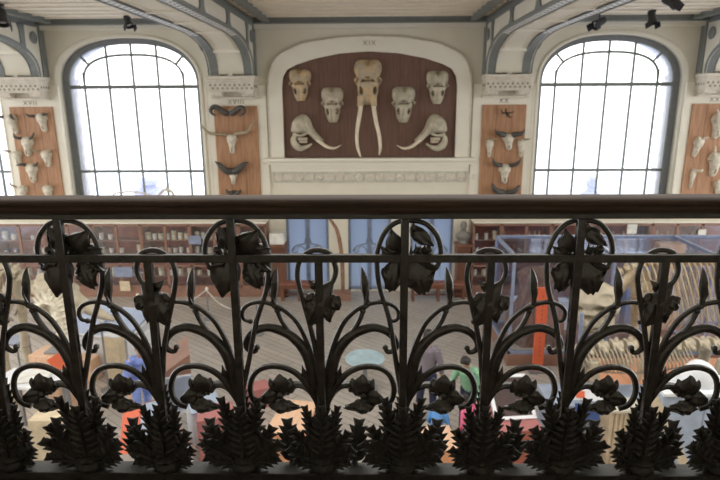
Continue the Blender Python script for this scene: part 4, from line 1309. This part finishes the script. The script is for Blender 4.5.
# brown wrinkled specimen in the case
a = at(537, 300, 11.75)
t = thing('hide_specimen', 'brown wrinkled upright specimen inside the blue framed glass case', 'specimen', (a.x, 11.8, .27))
rings = []
for j in range(29):
    s_ = j/28
    ring = []
    for k in range(36):
        an = 2*PI*k/36
        r_ = (.56+.10*math.sin(s_*7))*(1-.25*s_)*(1+.10*math.sin(5*an+s_*4)+.06*math.sin(11*an-s_*6))
        if s_ > .9: r_ *= math.sqrt(max(0, 1-((s_-.9)/.1)**2))+.02
        ring.append(V((r_*math.cos(an), r_*.75*math.sin(an), s_*1.75)))
    rings.append(ring)
MB().loft(rings).build('body', M['brownhide'], t)
MB().bx(-.6, .6, -.5, .5, 0, .02).build('mount', M['cream'], t, smooth=0)
for i, (px, py, w_, h_) in enumerate([(519, 330, .35, .5), (640, 252, .5, .3), (670, 246, .6, .34), (560, 318, .3, .45)]):
    p = at(px, py, 12.55)
    o = box_thing('specimen_box', ['pale crate in the left corner of the glass case', 'grey box on top shelf inside the glass case', 'tan box at the back of the glass case', 'white crate behind the orange sign in the glass case'][i], 'box', (p.x, 12.55), (w_, .26, .27+h_ if i in (0, 3) else 1.6+.25*i), ['white', 'bluesteel', 'tanbox_top', 'white'][i])
    o.location.z = 0.272
    for c_ in o.children: pass

# ------------------------------------------------------------- skeletons
def vertebra(mb, p, t, up_, r, sp, wing):
    sd = t.cross(up_).normalized()
    mb.tube([p-t*r*.75, p-t*r*.3, p+t*r*.3, p+t*r*.75], [r*1.05, r*.85, r*.85, r*1.05], 10)
    mb.tube([p+up_*r*.6, p+up_*(r+sp*.6)-t*sp*.12, p+up_*(r+sp)-t*sp*.25], [r*.42, r*.32, r*.25], 7, flat=.5, ref=sd)
    for q in (-1, 1):
        mb.tube([p+sd*q*r*.6+up_*r*.3, p+sd*q*(r+wing)+up_*r*.25], [r*.4, r*.22], 6)
def skel_skull(L, Hh, Wd):
    """long mammal skull pointing to -x with orbits, cheek arch, jaw and teeth"""
    mb = MB(); rings = []
    for i in range(33):
        s = i/32
        x = -L*s
        hh = Hh*interp([(0, .40), (.12, .85), (.25, 1.0), (.4, .86), (.55, .62), (.75, .50), (.92, .40), (1, .14)], s)
        ww = Wd*interp([(0, .45), (.15, .8), (.3, 1.0), (.42, .92), (.55, .6), (.8, .5), (.95, .42), (1, .2)], s)
        cz = Hh*interp([(0, .55), (.25, .5), (.55, .28), (1, .12)], s)
        ring = []
        for k in range(28):
            an = 2*PI*k/28
            cy, sz = math.cos(an), math.sin(an)
            f = 1.0
            for (so, ao, rs, ra, dp) in ((.40, .35, .07, .42, .55), (.40, PI-.35, .07, .42, .55), (.20, .1, .09, .5, .45), (.20, PI-.1, .09, .5, .45), (.84, PI/2, .09, .7, .5)):
                da = math.atan2(math.sin(an-ao), math.cos(an-ao))
                q = ((s-so)/rs)**2+(da/ra)**2
                if q < 1: f -= dp*(1-q)**.5
            ring.append(V((x, ww/2*cy*f, cz+hh/2*sz*f)))
        rings.append(ring)
    return mb.loft(rings)
def skeleton(name, label, cat, loc, rz, spine, r, ribs, riblen, ribw, skullspec=None, legs=(), sp=.18, bone='bone', tail=0, group=None, ribr=.022, neck=0, sl=.14):
    t = thing(name, label, cat, loc, rz, group)
    P = crom(spine, 8)
    L = [0]
    for a, b_ in zip(P, P[1:]): L.append(L[-1]+(b_-a).length)
    def atL(d):
        for i in range(len(P)-1):
            if d <= L[i+1]:
                f = (d-L[i])/(L[i+1]-L[i]); return P[i].lerp(P[i+1], f), (P[i+1]-P[i]).normalized()
        return P[-1], (P[-1]-P[-2]).normalized()
    n = int(L[-1]/(r*2.05))
    for k in range(n):
        p, tt = atL((k+.5)*L[-1]/n)
        u_ = (V((0, 0, 1))-tt*tt.z).normalized()
        f = k/max(1, n-1)
        s_ = 1-.55*max(0, (f-.75)/.25)*(1 if tail else 0)
        mb = MB(); vertebra(mb, p, tt, u_, r*s_, sp*(.6+.7*math.sin(PI*min(1, f*1.4))), r*1.1*s_)
        mb.build('vertebra', M[bone], t)
    d0, d1, nr = ribs
    for k in range(nr):
        f = k/(nr-1)
        p, tt = atL(L[-1]*(d0+(d1-d0)*f))
        ln = riblen*(.62+.38*math.sin(PI*min(1, .15+f*.75)))
        wv = ribw*(.65+.35*math.sin(PI*min(1, .1+f*.85)))
        for q in (-1, 1):
            pts = [p+V((0, q*r*.6, 0)), p+V((0, q*wv*.55, .02)), p+tt*sl*.25+V((0, q*wv*.95, -ln*.25)), p+tt*sl*.65+V((0, q*wv*1.0, -ln*.55)), p+tt*sl+V((0, q*wv*.80, -ln*.82)), p+tt*sl*1.05+V((0, q*wv*.38, -ln))]
            MB().tube(crom(pts, 5), [ribr*.9, ribr*1.1, ribr*1.1, ribr, ribr*.8], 7, flat=.65, ref=(1, 0, 0)).build('rib', M[bone], t)
    if skullspec:
        (sx, sy, sz), Ls, Hs, Ws, pitch, yaw = skullspec
        R = Matrix.Rotation(yaw, 3, 'Z') @ Matrix.Rotation(pitch, 3, 'Y')
        mb = skel_skull(Ls, Hs, Ws)
        mb.v = [R @ v+V((sx, sy, sz)) for v in mb.v]
        sk = mb.build('skull', M[bone], t, smooth=70)
        for q in (-1, 1):
            z = MB().tube(crom([V((-.12*Ls, q*Ws*.40, Hs*.36)), V((-.26*Ls, q*Ws*.66, Hs*.22)), V((-.42*Ls, q*Ws*.62, Hs*.18)), V((-.54*Ls, q*Ws*.34, Hs*.20))], 5), Hs*.07, 7)
            z.v = [R @ v+V((sx, sy, sz)) for v in z.v]
            z.build('cheek_arch', M[bone], sk)
            j = MB().tube(crom([V((-.14*Ls, q*Ws*.42, Hs*.25)), V((-.14*Ls, q*Ws*.42, -Hs*.22)), V((-.32*Ls, q*Ws*.38, -Hs*.40)), V((-.6*Ls, q*Ws*.26, -Hs*.36)), V((-.93*Ls, q*Ws*.08, -Hs*.24))], 5), [Hs*.10, Hs*.15, Hs*.15, Hs*.11, Hs*.07], 8, flat=.6, ref=(0, 1, 0))
            j.v = [R @ v+V((sx, sy, sz)) for v in j.v]
            j.build('lower_jaw', M[bone], sk)
        th = MB()
        for q in (-1, 1):
            for k in range(6): th.box((-.45*Ls-k*.07*Ls, q*Ws*.20, -Hs*.06), (.055*Ls, Ws*.08, Hs*.16))
        th.v = [R @ v+V((sx, sy, sz)) for v in th.v]
        th.build('teeth', M['bone_white'], sk, bevel=.006)
    for (x, y, ztop, zb, bend, blade) in legs:
        if blade:
            sc_ = MB()
            oc = crom([V((x-.16, y, ztop+.45)), V((x+.22, y, ztop+.50)), V((x+.12, y, ztop+.15)), V((x+.04, y, ztop)), V((x-.06, y, ztop+.02)), V((x-.10, y, ztop+.2))], 4, True)
            sc_.prism(oc, (0, .03 if y > 0 else -.03, 0)); sc_.build('shoulder_blade', M[bone], t, smooth=30)
        zm = (ztop+zb)/2
        MB().tube(crom([V((x, y, ztop)), V((x+bend, y, zm+.04))], 3), [.085, .05, .05, .075], 10).build('upper_leg_bone', M[bone], t)
        MB().tube([V((x+bend, y, zm)), V((x+bend*.4, y, zb+.22))], [.07, .045, .045, .06], 10).build('lower_leg_bone', M[bone], t)
        ft = MB()
        for q in (-1, 0, 1): ft.tube([V((x+bend*.4, y+q*.04, zb+.22)), V((x+bend*.4-.04, y+q*.06, zb+.08)), V((x+bend*.4-.12, y+q*.07, zb+.03))], [.035, .03, .025], 7)
        ft.build('foot_bones', M[bone], t)
    return t
# large skeleton on the right
Yb = 9.9
zs = at(660, 262, Yb).z
xs = at(612, 290, Yb).x
skeleton('large_mammal_skeleton', 'large mounted mammal skeleton with big cream skull facing left at right', 'skeleton', (xs, Yb, 0), math.radians(-4),
         [(.05, 0, zs-.22), (.30, 0, zs-.10), (.7, 0, zs+.0), (1.4, 0, zs+.03), (2.3, 0, zs-.02), (3.2, 0, zs-.2)], .065,
         (.08, .80, 24), 1.30, .46, None,
         [(.55, -.30, zs-.75, .47, .06, True), (.55, .30, zs-.75, .47, .06, True), (2.9, -.26, zs-.5, .47, -.10, False), (2.9, .26, zs-.5, .47, -.10, False)], sp=.06, group='mounted skeletons', ribr=.019, sl=.30, bone='bone_old')
lsk = bpy.data.objects['large_mammal_skeleton']
mb = relief(.98, .41, [(0, .45), (.06, .74), (.16, .95), (.28, 1.0), (.38, .92), (.47, 1.04), (.55, .96), (.64, .78), (.8, .72), (.93, .60), (1, .35)],
            [(0, .12), (.1, .32), (.3, .42), (.45, .36), (.6, .40), (.8, .38), (1, .16)],
            [(.52, .43, .24, .07, .24), (0, .60, .26, .07, .18), (.80, .60, .18, .07, .20), (.30, .80, .16, .03, .10), (.72, .25, .22, .10, .08), (0, .90, .5, .02, .10)], .05)
R = Matrix.Rotation(math.radians(-38), 3, 'Z') @ Matrix.Rotation(math.radians(-10), 3, 'Y')
sp_ = at(600, 334, 9.7)-V(lsk.location)
mb.v = [R @ v+sp_ for v in mb.v]
mb.build('skull', M['bone'], lsk, smooth=70)
MB().tube(crom([sp_+V((.05, .1, .55)), sp_+V((.25, .12, .75)), V((.35, 0, zs-.15))], 4), [.12, .11, .09], 10).build('neck_bones', M['bone_old'], lsk)
t = thing('wooden_plinth', 'long wooden plinth under the large skeleton at right', 'plinth', (xs+1.7, Yb, 0))
MB().bx(-1.9, 1.9, -.62, .62, 0, .40).build('body', M['mahogany_pale'], t, smooth=0, bevel=.01)
MB().bx(-1.95, 1.95, -.66, .66, .40, .465).build('top', M['tanbox'], t, smooth=0, bevel=.01)
tag(MB().tube([at(582, 313, 9.15), V((at(582, 345, 9.15).x, 9.15, 0))], .035, 10).build('case_post', M['bluesteel'], None), 'thin blue grey post in front of the large right skull', 'post')
# second, nearer skeleton with a white chunky backbone
Y2 = 8.3
z2 = at(640, 348, Y2).z
x2 = at(576, 352, Y2).x
skeleton('low_skeleton', 'low white skeleton with chunky backbone and comb like ribs near the right', 'skeleton', (x2, Y2, 0), 0,
         [(-.15, 0, z2-.08), (.4, 0, z2), (1.2, 0, z2+.03), (2.3, 0, z2+.06), (3.2, 0, z2)], .108,
         (.03, .55, 30), .40, .30, None, [(.2, -.22, z2-.12, .86, .04, False), (.2, .22, z2-.12, .86, .04, False), (2.2, -.22, z2-.1, .86, -.05, False), (2.2, .22, z2-.1, .86, -.05, False)], sp=.05, bone='bone', group='mounted skeletons', ribr=.014, sl=.10)
t = thing('glazed_table_case', 'long blue grey table case carrying the low white skeleton', 'display case', (x2+1.5, Y2+.05, 0))
MB().bx(-1.9, 1.9, -.30, .36, 0, .80).build('body', M['palecase'], t, smooth=0, bevel=.008)
MB().bx(-1.94, 1.94, -.33, .39, .80, .86).build('top', M['palecase'], t, smooth=0, bevel=.008)
# pale blue grey cabinet at lower right, with white domed cast on top
q = at(690, 384, 7.35)
t = thing('pale_cabinet', 'pale blue grey cabinet with white top edge at lower right', 'cabinet', (q.x+.35, 7.35, 0))
MB().bx(-.84, 1.1, -.25, .25, 0, q.z-.05).build('body', M['palecase'], t, smooth=0, bevel=.008)
MB().bx(-.86, 1.13, -.28, .28, q.z-.05, q.z).build('top', M['white'], t, smooth=0, bevel=.008)
for xx in (-.25, .42): MB().bx(xx-.006, xx+.006, -.256, -.25, .05, q.z-.08).build('door_joint', M['bluesteel'], t, smooth=0)
t = thing('domed_cast', 'smooth white domed cast on the pale blue grey cabinet', 'cast', (q.x+.10, 7.35, q.z))
dm = MB().blob((0, 0, .10), (.27, .19, .25), 20, 12, fn=lambda v: 1+.08*math.sin(3*v.x+2*v.z))
for v in dm.v: v.z = max(v.z, .004)
dm.build('dome', M['white'], t)
MB().bx(-.22, .22, -.16, .16, -.0, .03).build('base', M['white'], t, smooth=0)
# fluted cream stand and blue information panel
q = atz(620, 436, .62)
t = thing('fluted_stand', 'cream fluted stand between the leaf clusters at lower right', 'stand', (q.x-.02, q.y, 0))
f = MB().bx(-.24, .24, -.15, .15, 0, 1.12)
for k in range(7): f.tube([V((-.21+k*.07, -.15, .02)), V((-.21+k*.07, -.15, 1.10))], .032, 8)
f.build('fluting', M['cream'], t)
MB().bx(-.27, .27, -.2, .2, 1.12, 1.16).build('cap', M['bone_white'], t, smooth=0)
q = atz(597, 412, 1.12)
t = thing('information_panel', 'blue information panel with white upper half and orange spot', 'sign', (q.x-.14, q.y, 0), math.radians(-8))
R = Matrix.Rotation(math.radians(-25), 3, 'X')
MB().box((0, 0, 1.1), (.34, .03, .26), R).build('lower_panel', M['blue'], t, smooth=0)
MB().box(V((0, 0, 1.1))+R @ V((0, 0, .26)), (.44, .03, .16), R).build('upper_panel', M['white'], t, smooth=0)
MB().box(V((-.10, -.02, 1.1))+R @ V((0, 0, .27)), (.12, .02, .10), R).build('orange_spot', M['orange'], t, smooth=0)
MB().tube([V((0, .05, 0)), V((0, .03, 1.05))], .03, 8).build('leg', M['steel'], t)
MB().bx(-.2, .2, -.15, .25, 0, .03).build('foot', M['steel'], t, smooth=0)
q = atz(598, 452, .3)
box_thing('display_plinth', 'low terracotta plinth behind the leaves at lower right', 'plinth', (q.x-.42, q.y-.45), (.4, .34, .42), 'terracotta')
q = atz(676, 440, 1.0)
t = thing('leaning_board', 'slanted pale wooden board leaning at lower right', 'board', (q.x, q.y, 0))
MB().box((0, 0, .92), (.12, .05, 2.0), Matrix.Rotation(math.radians(-28), 3, 'Y')).build('plank', M['cream'], t, smooth=0)
MB().bx(.10, .5, -.1, .1, 0, .08).build('foot', M['mahogany_pale'], t, smooth=0)

# --------------------------------------------------------------- left side
Yl = 9.7
zl = at(15, 268, Yl).z
xl = at(34, 290, Yl).x
skeleton('whale_skeleton', 'pale whale like skeleton with rounded cream skull and white neck bones at left', 'skeleton', (xl, Yl, 0), math.radians(178),
         [(.0, 0, zl-.40), (.35, 0, zl-.1), (.9, 0, zl+.05), (1.9, 0, zl+.02), (3.0, 0, zl-.1)], .09,
         (.12, .75, 13), 1.15, .50, None, [(.5, -.30, zl-.8, .0, .06, True), (.5, .30, zl-.8, .0, .06, True)], sp=.14, bone='bone', group='mounted skeletons', ribr=.034)
wsk = bpy.data.objects['whale_skeleton']
mb = MB()
c0 = at(55, 290, Yl)-V(wsk.location)
R = Matrix.Rotation(math.radians(-178), 3, 'Z')
R2 = Matrix.Rotation(math.radians(24), 3, 'Y')
mb.blob(c0, (.40, .34, .27), 32, 22, R2, fn=lambda v: 1-.25*max(0, v.x)*abs(v.z)+.30*noise.noise(v*2.3)+.16*noise.noise(v*5.1))
mb.tube(crom([c0+V((.2, -.05, -.05)), c0+V((.5, -.1, -.22)), c0+V((.85, -.12, -.42)), c0+V((1.1, -.1, -.55))], 5), [.19, .14, .10, .04], 12)
mb.tube(crom([c0+V((.0, -.3, -.12)), c0+V((.3, -.36, -.24)), c0+V((.6, -.28, -.36))], 5), [.07, .09, .06], 8)
mb.v = [R @ v for v in mb.v]
remesh(mb.build('skull', M['bone'], wsk), .025, 3)
# chunky white neck bones beside it
c1 = at(56, 314, 9.2)
t = thing('coiled_backbone', 'cluster of chunky white neck vertebrae below the cream skull at left', 'bones', (c1.x, 9.2, 0))
P = crom([at(42, 306, 9.2), at(50, 300, 9.15), at(58, 303, 9.1), at(63, 312, 9.0), at(66, 324, 8.95), at(69, 338, 8.9)], 8)
P = [p-V((c1.x, 9.2, 0)) for p in P]
for k in range(1, len(P)-1, 3):
    mb = MB(); tt = (P[k+1]-P[k-1]).normalized()
    u_ = V((0, -1, 0)); u_ = (u_-tt*tt.dot(u_)).normalized()
    vertebra(mb, P[k], tt, u_, .115, .09, .09)
    mb.build('vertebra', M['bone_white'], t)
MB().tube([V((P[12].x, P[12].y, 1.27)), P[12]], .025, 8).build('iron_stand', M['steel'], t)
MB().bx(-.2, .3, -.2, .15, 1.255, 1.29).build('foot', M['steel'], t, smooth=0)
# sloping glass table case with white panels
a = atz(103, 318, 1.0)
t = thing('sloping_table_case', 'white sloping glass topped table case below the left cabinets', 'display case', (a.x, a.y, 0), math.radians(-14))
MB().bx(-.75, .95, -.5, .5, 0, .74).build('body', M['white'], t, smooth=0, bevel=.01)
R = Matrix.Rotation(math.radians(14), 3, 'X')
MB().box((.1, 0, .92), (1.74, 1.08, .05), R).build('glass_lid', M['white'], t, smooth=0)
MB().box((.1, 0, .955), (1.66, 1.0, .012), R).build('pane', M['vitrine'], t, smooth=0)
for xx in (-.75, .1, .95): MB().box((xx, 0, .96), (.03, 1.06, .03), R).build('lid_bar', M['bluesteel'], t, smooth=0)
q = atz(108, 338, 1.0)
box_thing('white_block', 'small white block with pale top beside the sloping table case', 'block', (q.x, q.y+.2), (.36, .2, 1.0), 'cream', math.radians(-12), 'white')
q = atz(106, 357, .45)
box_thing('wooden_ledge', 'brown wooden ledge in front of the small white block at left', 'ledge', (q.x-.42, q.y-.05), (.50, .3, .48), 'tanbox_top', math.radians(-12))
q = at(48, 353, 9.15)
box_thing('wooden_box', 'brown wooden box under the white neck bones at left', 'box', (q.x+.04, 9.15), (.52, .45, 1.25), 'tanbox_top', math.radians(-8))
q = at(58, 362, 8.15)
t = thing('sign_panel', 'small tilted orange sign beside the brown box at left', 'sign', (q.x, 8.15, 0))
MB().box((0, 0, q.z), (.26, .03, .24), Matrix.Rotation(math.radians(-30), 3, 'Y')).build('panel', M['orange'], t, smooth=0)
MB().tube([V((0, .03, 0)), V((0, .03, q.z))], .018, 8).build('stem', M['steel'], t)
q = atz(34, 378, 1.1)
t = thing('white_table', 'white topped table with folded sheet at the left edge', 'table', (q.x, q.y, 0), math.radians(-8))
MB().bx(-.62, .45, -.3, .3, 1.04, 1.10).build('table_top', M['white'], t, smooth=0, bevel=.01)
for xx in (-.55, .38):
    for yy in (-.25, .25): MB().bx(xx-.03, xx+.03, yy-.03, yy+.03, 0, 1.04).build('leg', M['steel'], t, smooth=0)
o = MB().bx(-.30, .30, -.2, .2, 0, .03).build('folded_sheet', M['label'], None, smooth=0, bevel=.01)
o.location = (q.x-.05, q.y, 1.105); o.rotation_euler = (0, 0, .3); tag(o, 'folded pale sheet lying on the white table at left', 'sheet')
q = atz(48, 420, .9)
box_thing('cream_box', 'cream box behind the serrated leaves at lower left', 'box', (q.x, q.y+.1), (.5, .4, .95), 'cream')
q = atz(57, 455, .35)
box_thing('blue_board', 'deep blue grey board lying low at lower left', 'board', (q.x+.14, q.y-.18), (.38, .2, .36), 'bluesteel', math.radians(25))
q = atz(8, 342, .9)
t = thing('steel_trolley', 'grey steel frame trolley at the left edge under the skeleton', 'trolley', (q.x, q.y, 0))
for xx in (-.3, .3):
    for yy in (-.2, .2): MB().tube([V((xx, yy, 0)), V((xx, yy, .95))], .02, 8).build('leg', M['steel'], t)
MB().bx(-.33, .33, -.23, .23, .93, .96).build('tray', M['bluesteel'], t, smooth=0)
# desk vitrine with orange end near the railing, lower left
q = atz(155, 430, .75)
t = thing('desk_vitrine', 'slanting wooden desk case with bright orange end panel at lower left', 'display case', (q.x, q.y+.1, 0), math.radians(34))
MB().bx(-.26, .26, -.9, .75, 0, .70).build('body', M['white'], t, smooth=0, bevel=.008)
MB().bx(-.30, .30, -.94, .80, .70, .77).build('wooden_rim', M['mahogany_pale'], t, smooth=0, bevel=.006)
MB().bx(-.25, .25, -.88, .74, .77, .775).build('pane', M['palecase'], t, smooth=0)
MB().bx(-.30, -.27, -.9, .35, .18, .695).build('orange_panel', M['orange'], t, smooth=0)
q = atz(130, 428, 1.0)
t = thing('sign_panel', 'bright orange tilted sign showing between leaves at lower left', 'sign', (q.x, q.y, 0), math.radians(-20))
MB().box((0, 0, .95), (.30, .03, .62), Matrix.Rotation(math.radians(-32), 3, 'X') @ Matrix.Rotation(math.radians(-14), 3, 'Y')).build('panel', M['orange'], t, smooth=0)
MB().tube([V((0, .05, 0)), V((0, .03, .9))], .02, 8).build('stem', M['steel'], t)
# glass box with brown lids
q = atz(174, 372, .62)
t = thing('glass_box', 'blue white glass box with triangular brown lid left of the open floor', 'display case', (q.x, q.y, 0), math.radians(20))
MB().bx(-.30, .30, -.5, .4, 0, .78).build('body', M['white'], t, smooth=0, bevel=.008)
MB().prism([V((-.30, -.5, .78)), V((.30, -.5, .78)), V((.30, -.5, 1.16))], (0, .9, 0)).build('lid', M['mahogany_pale'], t, smooth=0)
MB().bx(-.31, .31, -.52, -.50, .1, .74).build('front_pane', M['vitrine'], t, smooth=0)
q = atz(205, 405, .55)
box_thing('white_case', 'white low case with pale blue top behind the railing flowers', 'display case', (q.x-.02, q.y), (.5, .6, .62), 'white', math.radians(28), 'palecase')
# ----------------------------------------------------------------- people
def person(label, px, py, z_at, h, face, shirt, pants, lean=0.0, hair='hair', arms=((.15, .3), (.15, .3)), long_hair=False, step=.12, vox=.011, group=None, head_tilt=0.0, knee=0.0):
    """a standing figure; px, py: where the top of the head shows, z_at its height; face: heading (0 = towards +y)"""
    p = atz(px, py, z_at)
    k = h/1.72
    R = Matrix.Rotation(lean, 3, 'X').inverted() if lean else Matrix.Identity(3)
    hipz = .90
    off = V((0, 0, 0))
    def up(v):
        """bend the trunk forward (+y) about the hips"""
        v = V(v); d = v-V((0, 0, hipz))
        return (V((0, 0, hipz))+Matrix.Rotation(-lean, 3, 'X') @ d)*k
    def lo(v): return V(v)*k
    head0 = up((0, .03, 1.62))
    Rf = Matrix.Rotation(face, 3, 'Z')
    hw = Rf @ V((head0.x, head0.y, 0))
    t = thing('person', label, 'person', (p.x-hw.x, p.y-hw.y, 0), face, group)
    RH = Matrix.Rotation(-lean*.6+head_tilt, 3, 'X')
    def hd(v): return up((0, .02, 1.50))+RH @ (V(v)-V((0, .02, 1.50)))*k
    # ---- body: one continuous remeshed surface
    b = MB()
    b.tube([up((0, -.01, 1.0)), up((0, 0, 1.2)), up((0, .0, 1.36)), up((0, .0, 1.43))], [.145*k, .14*k, .15*k, .08*k], 14, flat=.68, ref=(0, 1, 0))
    b.tube([up((0, .0, 1.40)), hd((0, .02, 1.56))], [.058*k, .052*k], 12)
    b.blob(hd((0, .025, 1.625)), (.073*k, .092*k, .108*k), 18, 14, RH)
    b.blob(hd((0, .045, 1.555)), (.052*k, .062*k, .045*k), 12, 8, RH)            # jaw
    b.tube([hd((0, .112, 1.635)), hd((0, .135, 1.60))], [.010*k, .017*k], 8)      # nose
    b.blob(hd((0, .107, 1.563)), (.026*k, .012*k, .010*k), 8, 6, RH)              # mouth
    arm_pts = []
    for s, (fwd, out) in zip((-1, 1), arms):
        sh = V((s*.175, 0, 1.385))
        el = sh+V((s*(.05+out*.18), fwd*.12, -.28))
        wr = el+V((s*out*.02, .06+fwd*.35, -.25+fwd*.12))
        ds = (wr-el).normalized()
        arm_pts.append((sh, el, wr))
        b.tube([up(V((s*.10, 0, 1.385))), up(sh)], [.06*k, .055*k], 10)
        b.tube([up(sh), up((sh+el)/2), up(el)], [.052*k, .046*k, .038*k], 10)
        b.tube([up(el), up((el+wr)/2), up(wr)], [.038*k, .036*k, .026*k], 10)
        pm = wr+ds*.05
        b.tube([up(wr), up(pm), up(wr+ds*.09)], [.026*k, .036*k, .034*k], 10, flat=.55)
        sd = ds.cross(V((s, 0, 0)))
        if sd.length < .1: sd = V((0, 1, 0))
        sd.normalize()
        for q, ln in ((-.026, .062), (-.009, .076), (.009, .072), (.026, .058)):
            a = wr+ds*.085+sd*q
            b.tube([up(a), up(a+ds*ln*.55+V((-s*.004, 0, 0))), up(a+ds*ln+V((-s*.018, 0, 0)))], [.0095*k, .009*k, .007*k], 7)
        a = wr+ds*.03+sd*.03
        b.tube([up(a), up(a+ds*.03+sd*.025), up(a+ds*.062+sd*.03)], [.012*k, .011*k, .008*k], 7)
    for s in (-1, 1):
        b.blob(hd((s*.078, .015, 1.615)), (.012*k, .022*k, .032*k), 8, 6)         # ears
        b.blob(hd((s*.030, .100, 1.645)), (.015*k, .009*k, .008*k), 8, 6)         # lids
        st = s*step
        hip = V((s*.09, 0, .90)); kn = V((s*.10, st*.5+.02+knee, .48)); an = V((s*.105, st-.03, .085))
        b.tube([lo(hip), lo((hip+kn)/2), lo(kn)], [.085*k, .072*k, .052*k], 12)
        b.tube([lo(kn), lo((kn+an)/2+V((0, -.015, .04))), lo(an)], [.052*k, .052*k, .034*k], 12)
        b.tube([lo(an+V((0, -.04, -.045))), lo(an+V((0, .06, -.045))), lo(an+V((0, .15, -.055)))], [.036*k, .040*k, .028*k], 10, flat=.8, ref=(0, 0, 1))
    b.blob(lo((0, 0, .94)), (.155*k, .115*k, .12*k), 14, 10)
    body = remesh(b.build('body', M['skin'], t), vox, 2)
    # ---- eyes and hair
    e = MB()
    for s in (-1, 1): e.blob(hd((s*.030, .106, 1.640)), (.010*k, .006*k, .006*k), 8, 6)
    e.build('eyes', M['hair'], body)
    hr_ = MB()
    hr_.blob(hd((0, .000, 1.655)), (.086*k, .098*k, .100*k), 18, 12, RH)
    hr_.blob(hd((0, -.035, 1.60)), (.080*k, .075*k, .095*k), 16, 10, RH)
    if long_hair: hr_.tube([hd((0, -.05, 1.60)), hd((0, -.075, 1.48)), hd((0, -.08, 1.36))], [.085*k, .085*k, .05*k], 12, flat=.6, ref=(0, 1, 0))
    remesh(hr_.build('hair', M[hair], t), vox*1.1, 2)
    # ---- clothes
    c = MB()
    c.tube([up((0, -.005, .90)), up((0, 0, 1.05)), up((0, .0, 1.22)), up((0, .0, 1.36)), up((0, .0, 1.445))], [.168*k, .165*k, .168*k, .172*k, .075*k], 16, flat=.72, ref=(0, 1, 0))
    for sh, el, wr in arm_pts:
        c.tube([up(V((sh.x*.55, 0, 1.385))), up(sh)], [.075*k, .070*k], 10)
        c.tube([up(sh), up((sh+el)/2), up(el)], [.068*k, .062*k, .055*k], 12)
        c.tube([up(el), up(el+(wr-el)*.55)], [.054*k, .048*k], 12)
    remesh(c.build('shirt', M[shirt], t), vox*1.1, 2)
    c = MB()
    c.blob(lo((0, 0, .93)), (.172*k, .130*k, .13*k), 14, 10)
    for s in (-1, 1):
        st = s*step
        hip = V((s*.09, 0, .90)); kn = V((s*.10, st*.5+.02+knee, .48)); an = V((s*.105, st-.03, .11))
        c.tube([lo(hip), lo((hip+kn)/2), lo(kn)], [.100*k, .086*k, .068*k], 12)
        c.tube([lo(kn), lo((kn+an)/2), lo(an)], [.068*k, .064*k, .056*k], 12)
    remesh(c.build('trousers', M[pants], t), vox*1.1, 2)
    for s in (-1, 1):
        an = V((s*.105, s*step-.03, .085))
        sh_ = MB()
        sh_.tube([lo(an+V((0, -.06, -.038))), lo(an+V((0, .04, -.030))), lo(an+V((0, .12, -.045))), lo(an+V((0, .175, -.055)))], [.040*k, .050*k, .046*k, .022*k], 12, flat=.85, ref=(0, 0, 1))
        for v in sh_.v: v.z = max(v.z, .002)
        sh_.build('shoe', M['shoe'], t)
    return t
person('person in grey mauve clothes walking away across the parquet, centre right', 429, 331, 1.68, 1.70, math.radians(-25), 'mauve', 'navy', .05, arms=((.3, .2), (.0, .2)))
person('dark haired person in a pale green shirt leaning over the floor exhibits', 466, 358, 1.52, 1.62, math.radians(150), 'green', 'navy', .42, arms=((.9, .2), (.7, .3)), head_tilt=-.5)
person('child in a pink top and lilac trousers bending behind the railing', 464, 398, 1.06, 1.20, math.radians(40), 'pink', 'lilac', .55, arms=((.8, .2), (.8, .2)))
person('child in a bright blue top and navy trousers beside the pink top', 441, 402, .98, 1.08, math.radians(-30), 'skyblue', 'navy', .35, arms=((.6, .2), (.7, .2)))
person('person in light blue shirt leaning over a case at lower left', 140, 345, 1.60, 1.68, math.radians(215), 'bluecloth', 'bluecloth', .40, arms=((.9, .3), (.9, .3)))
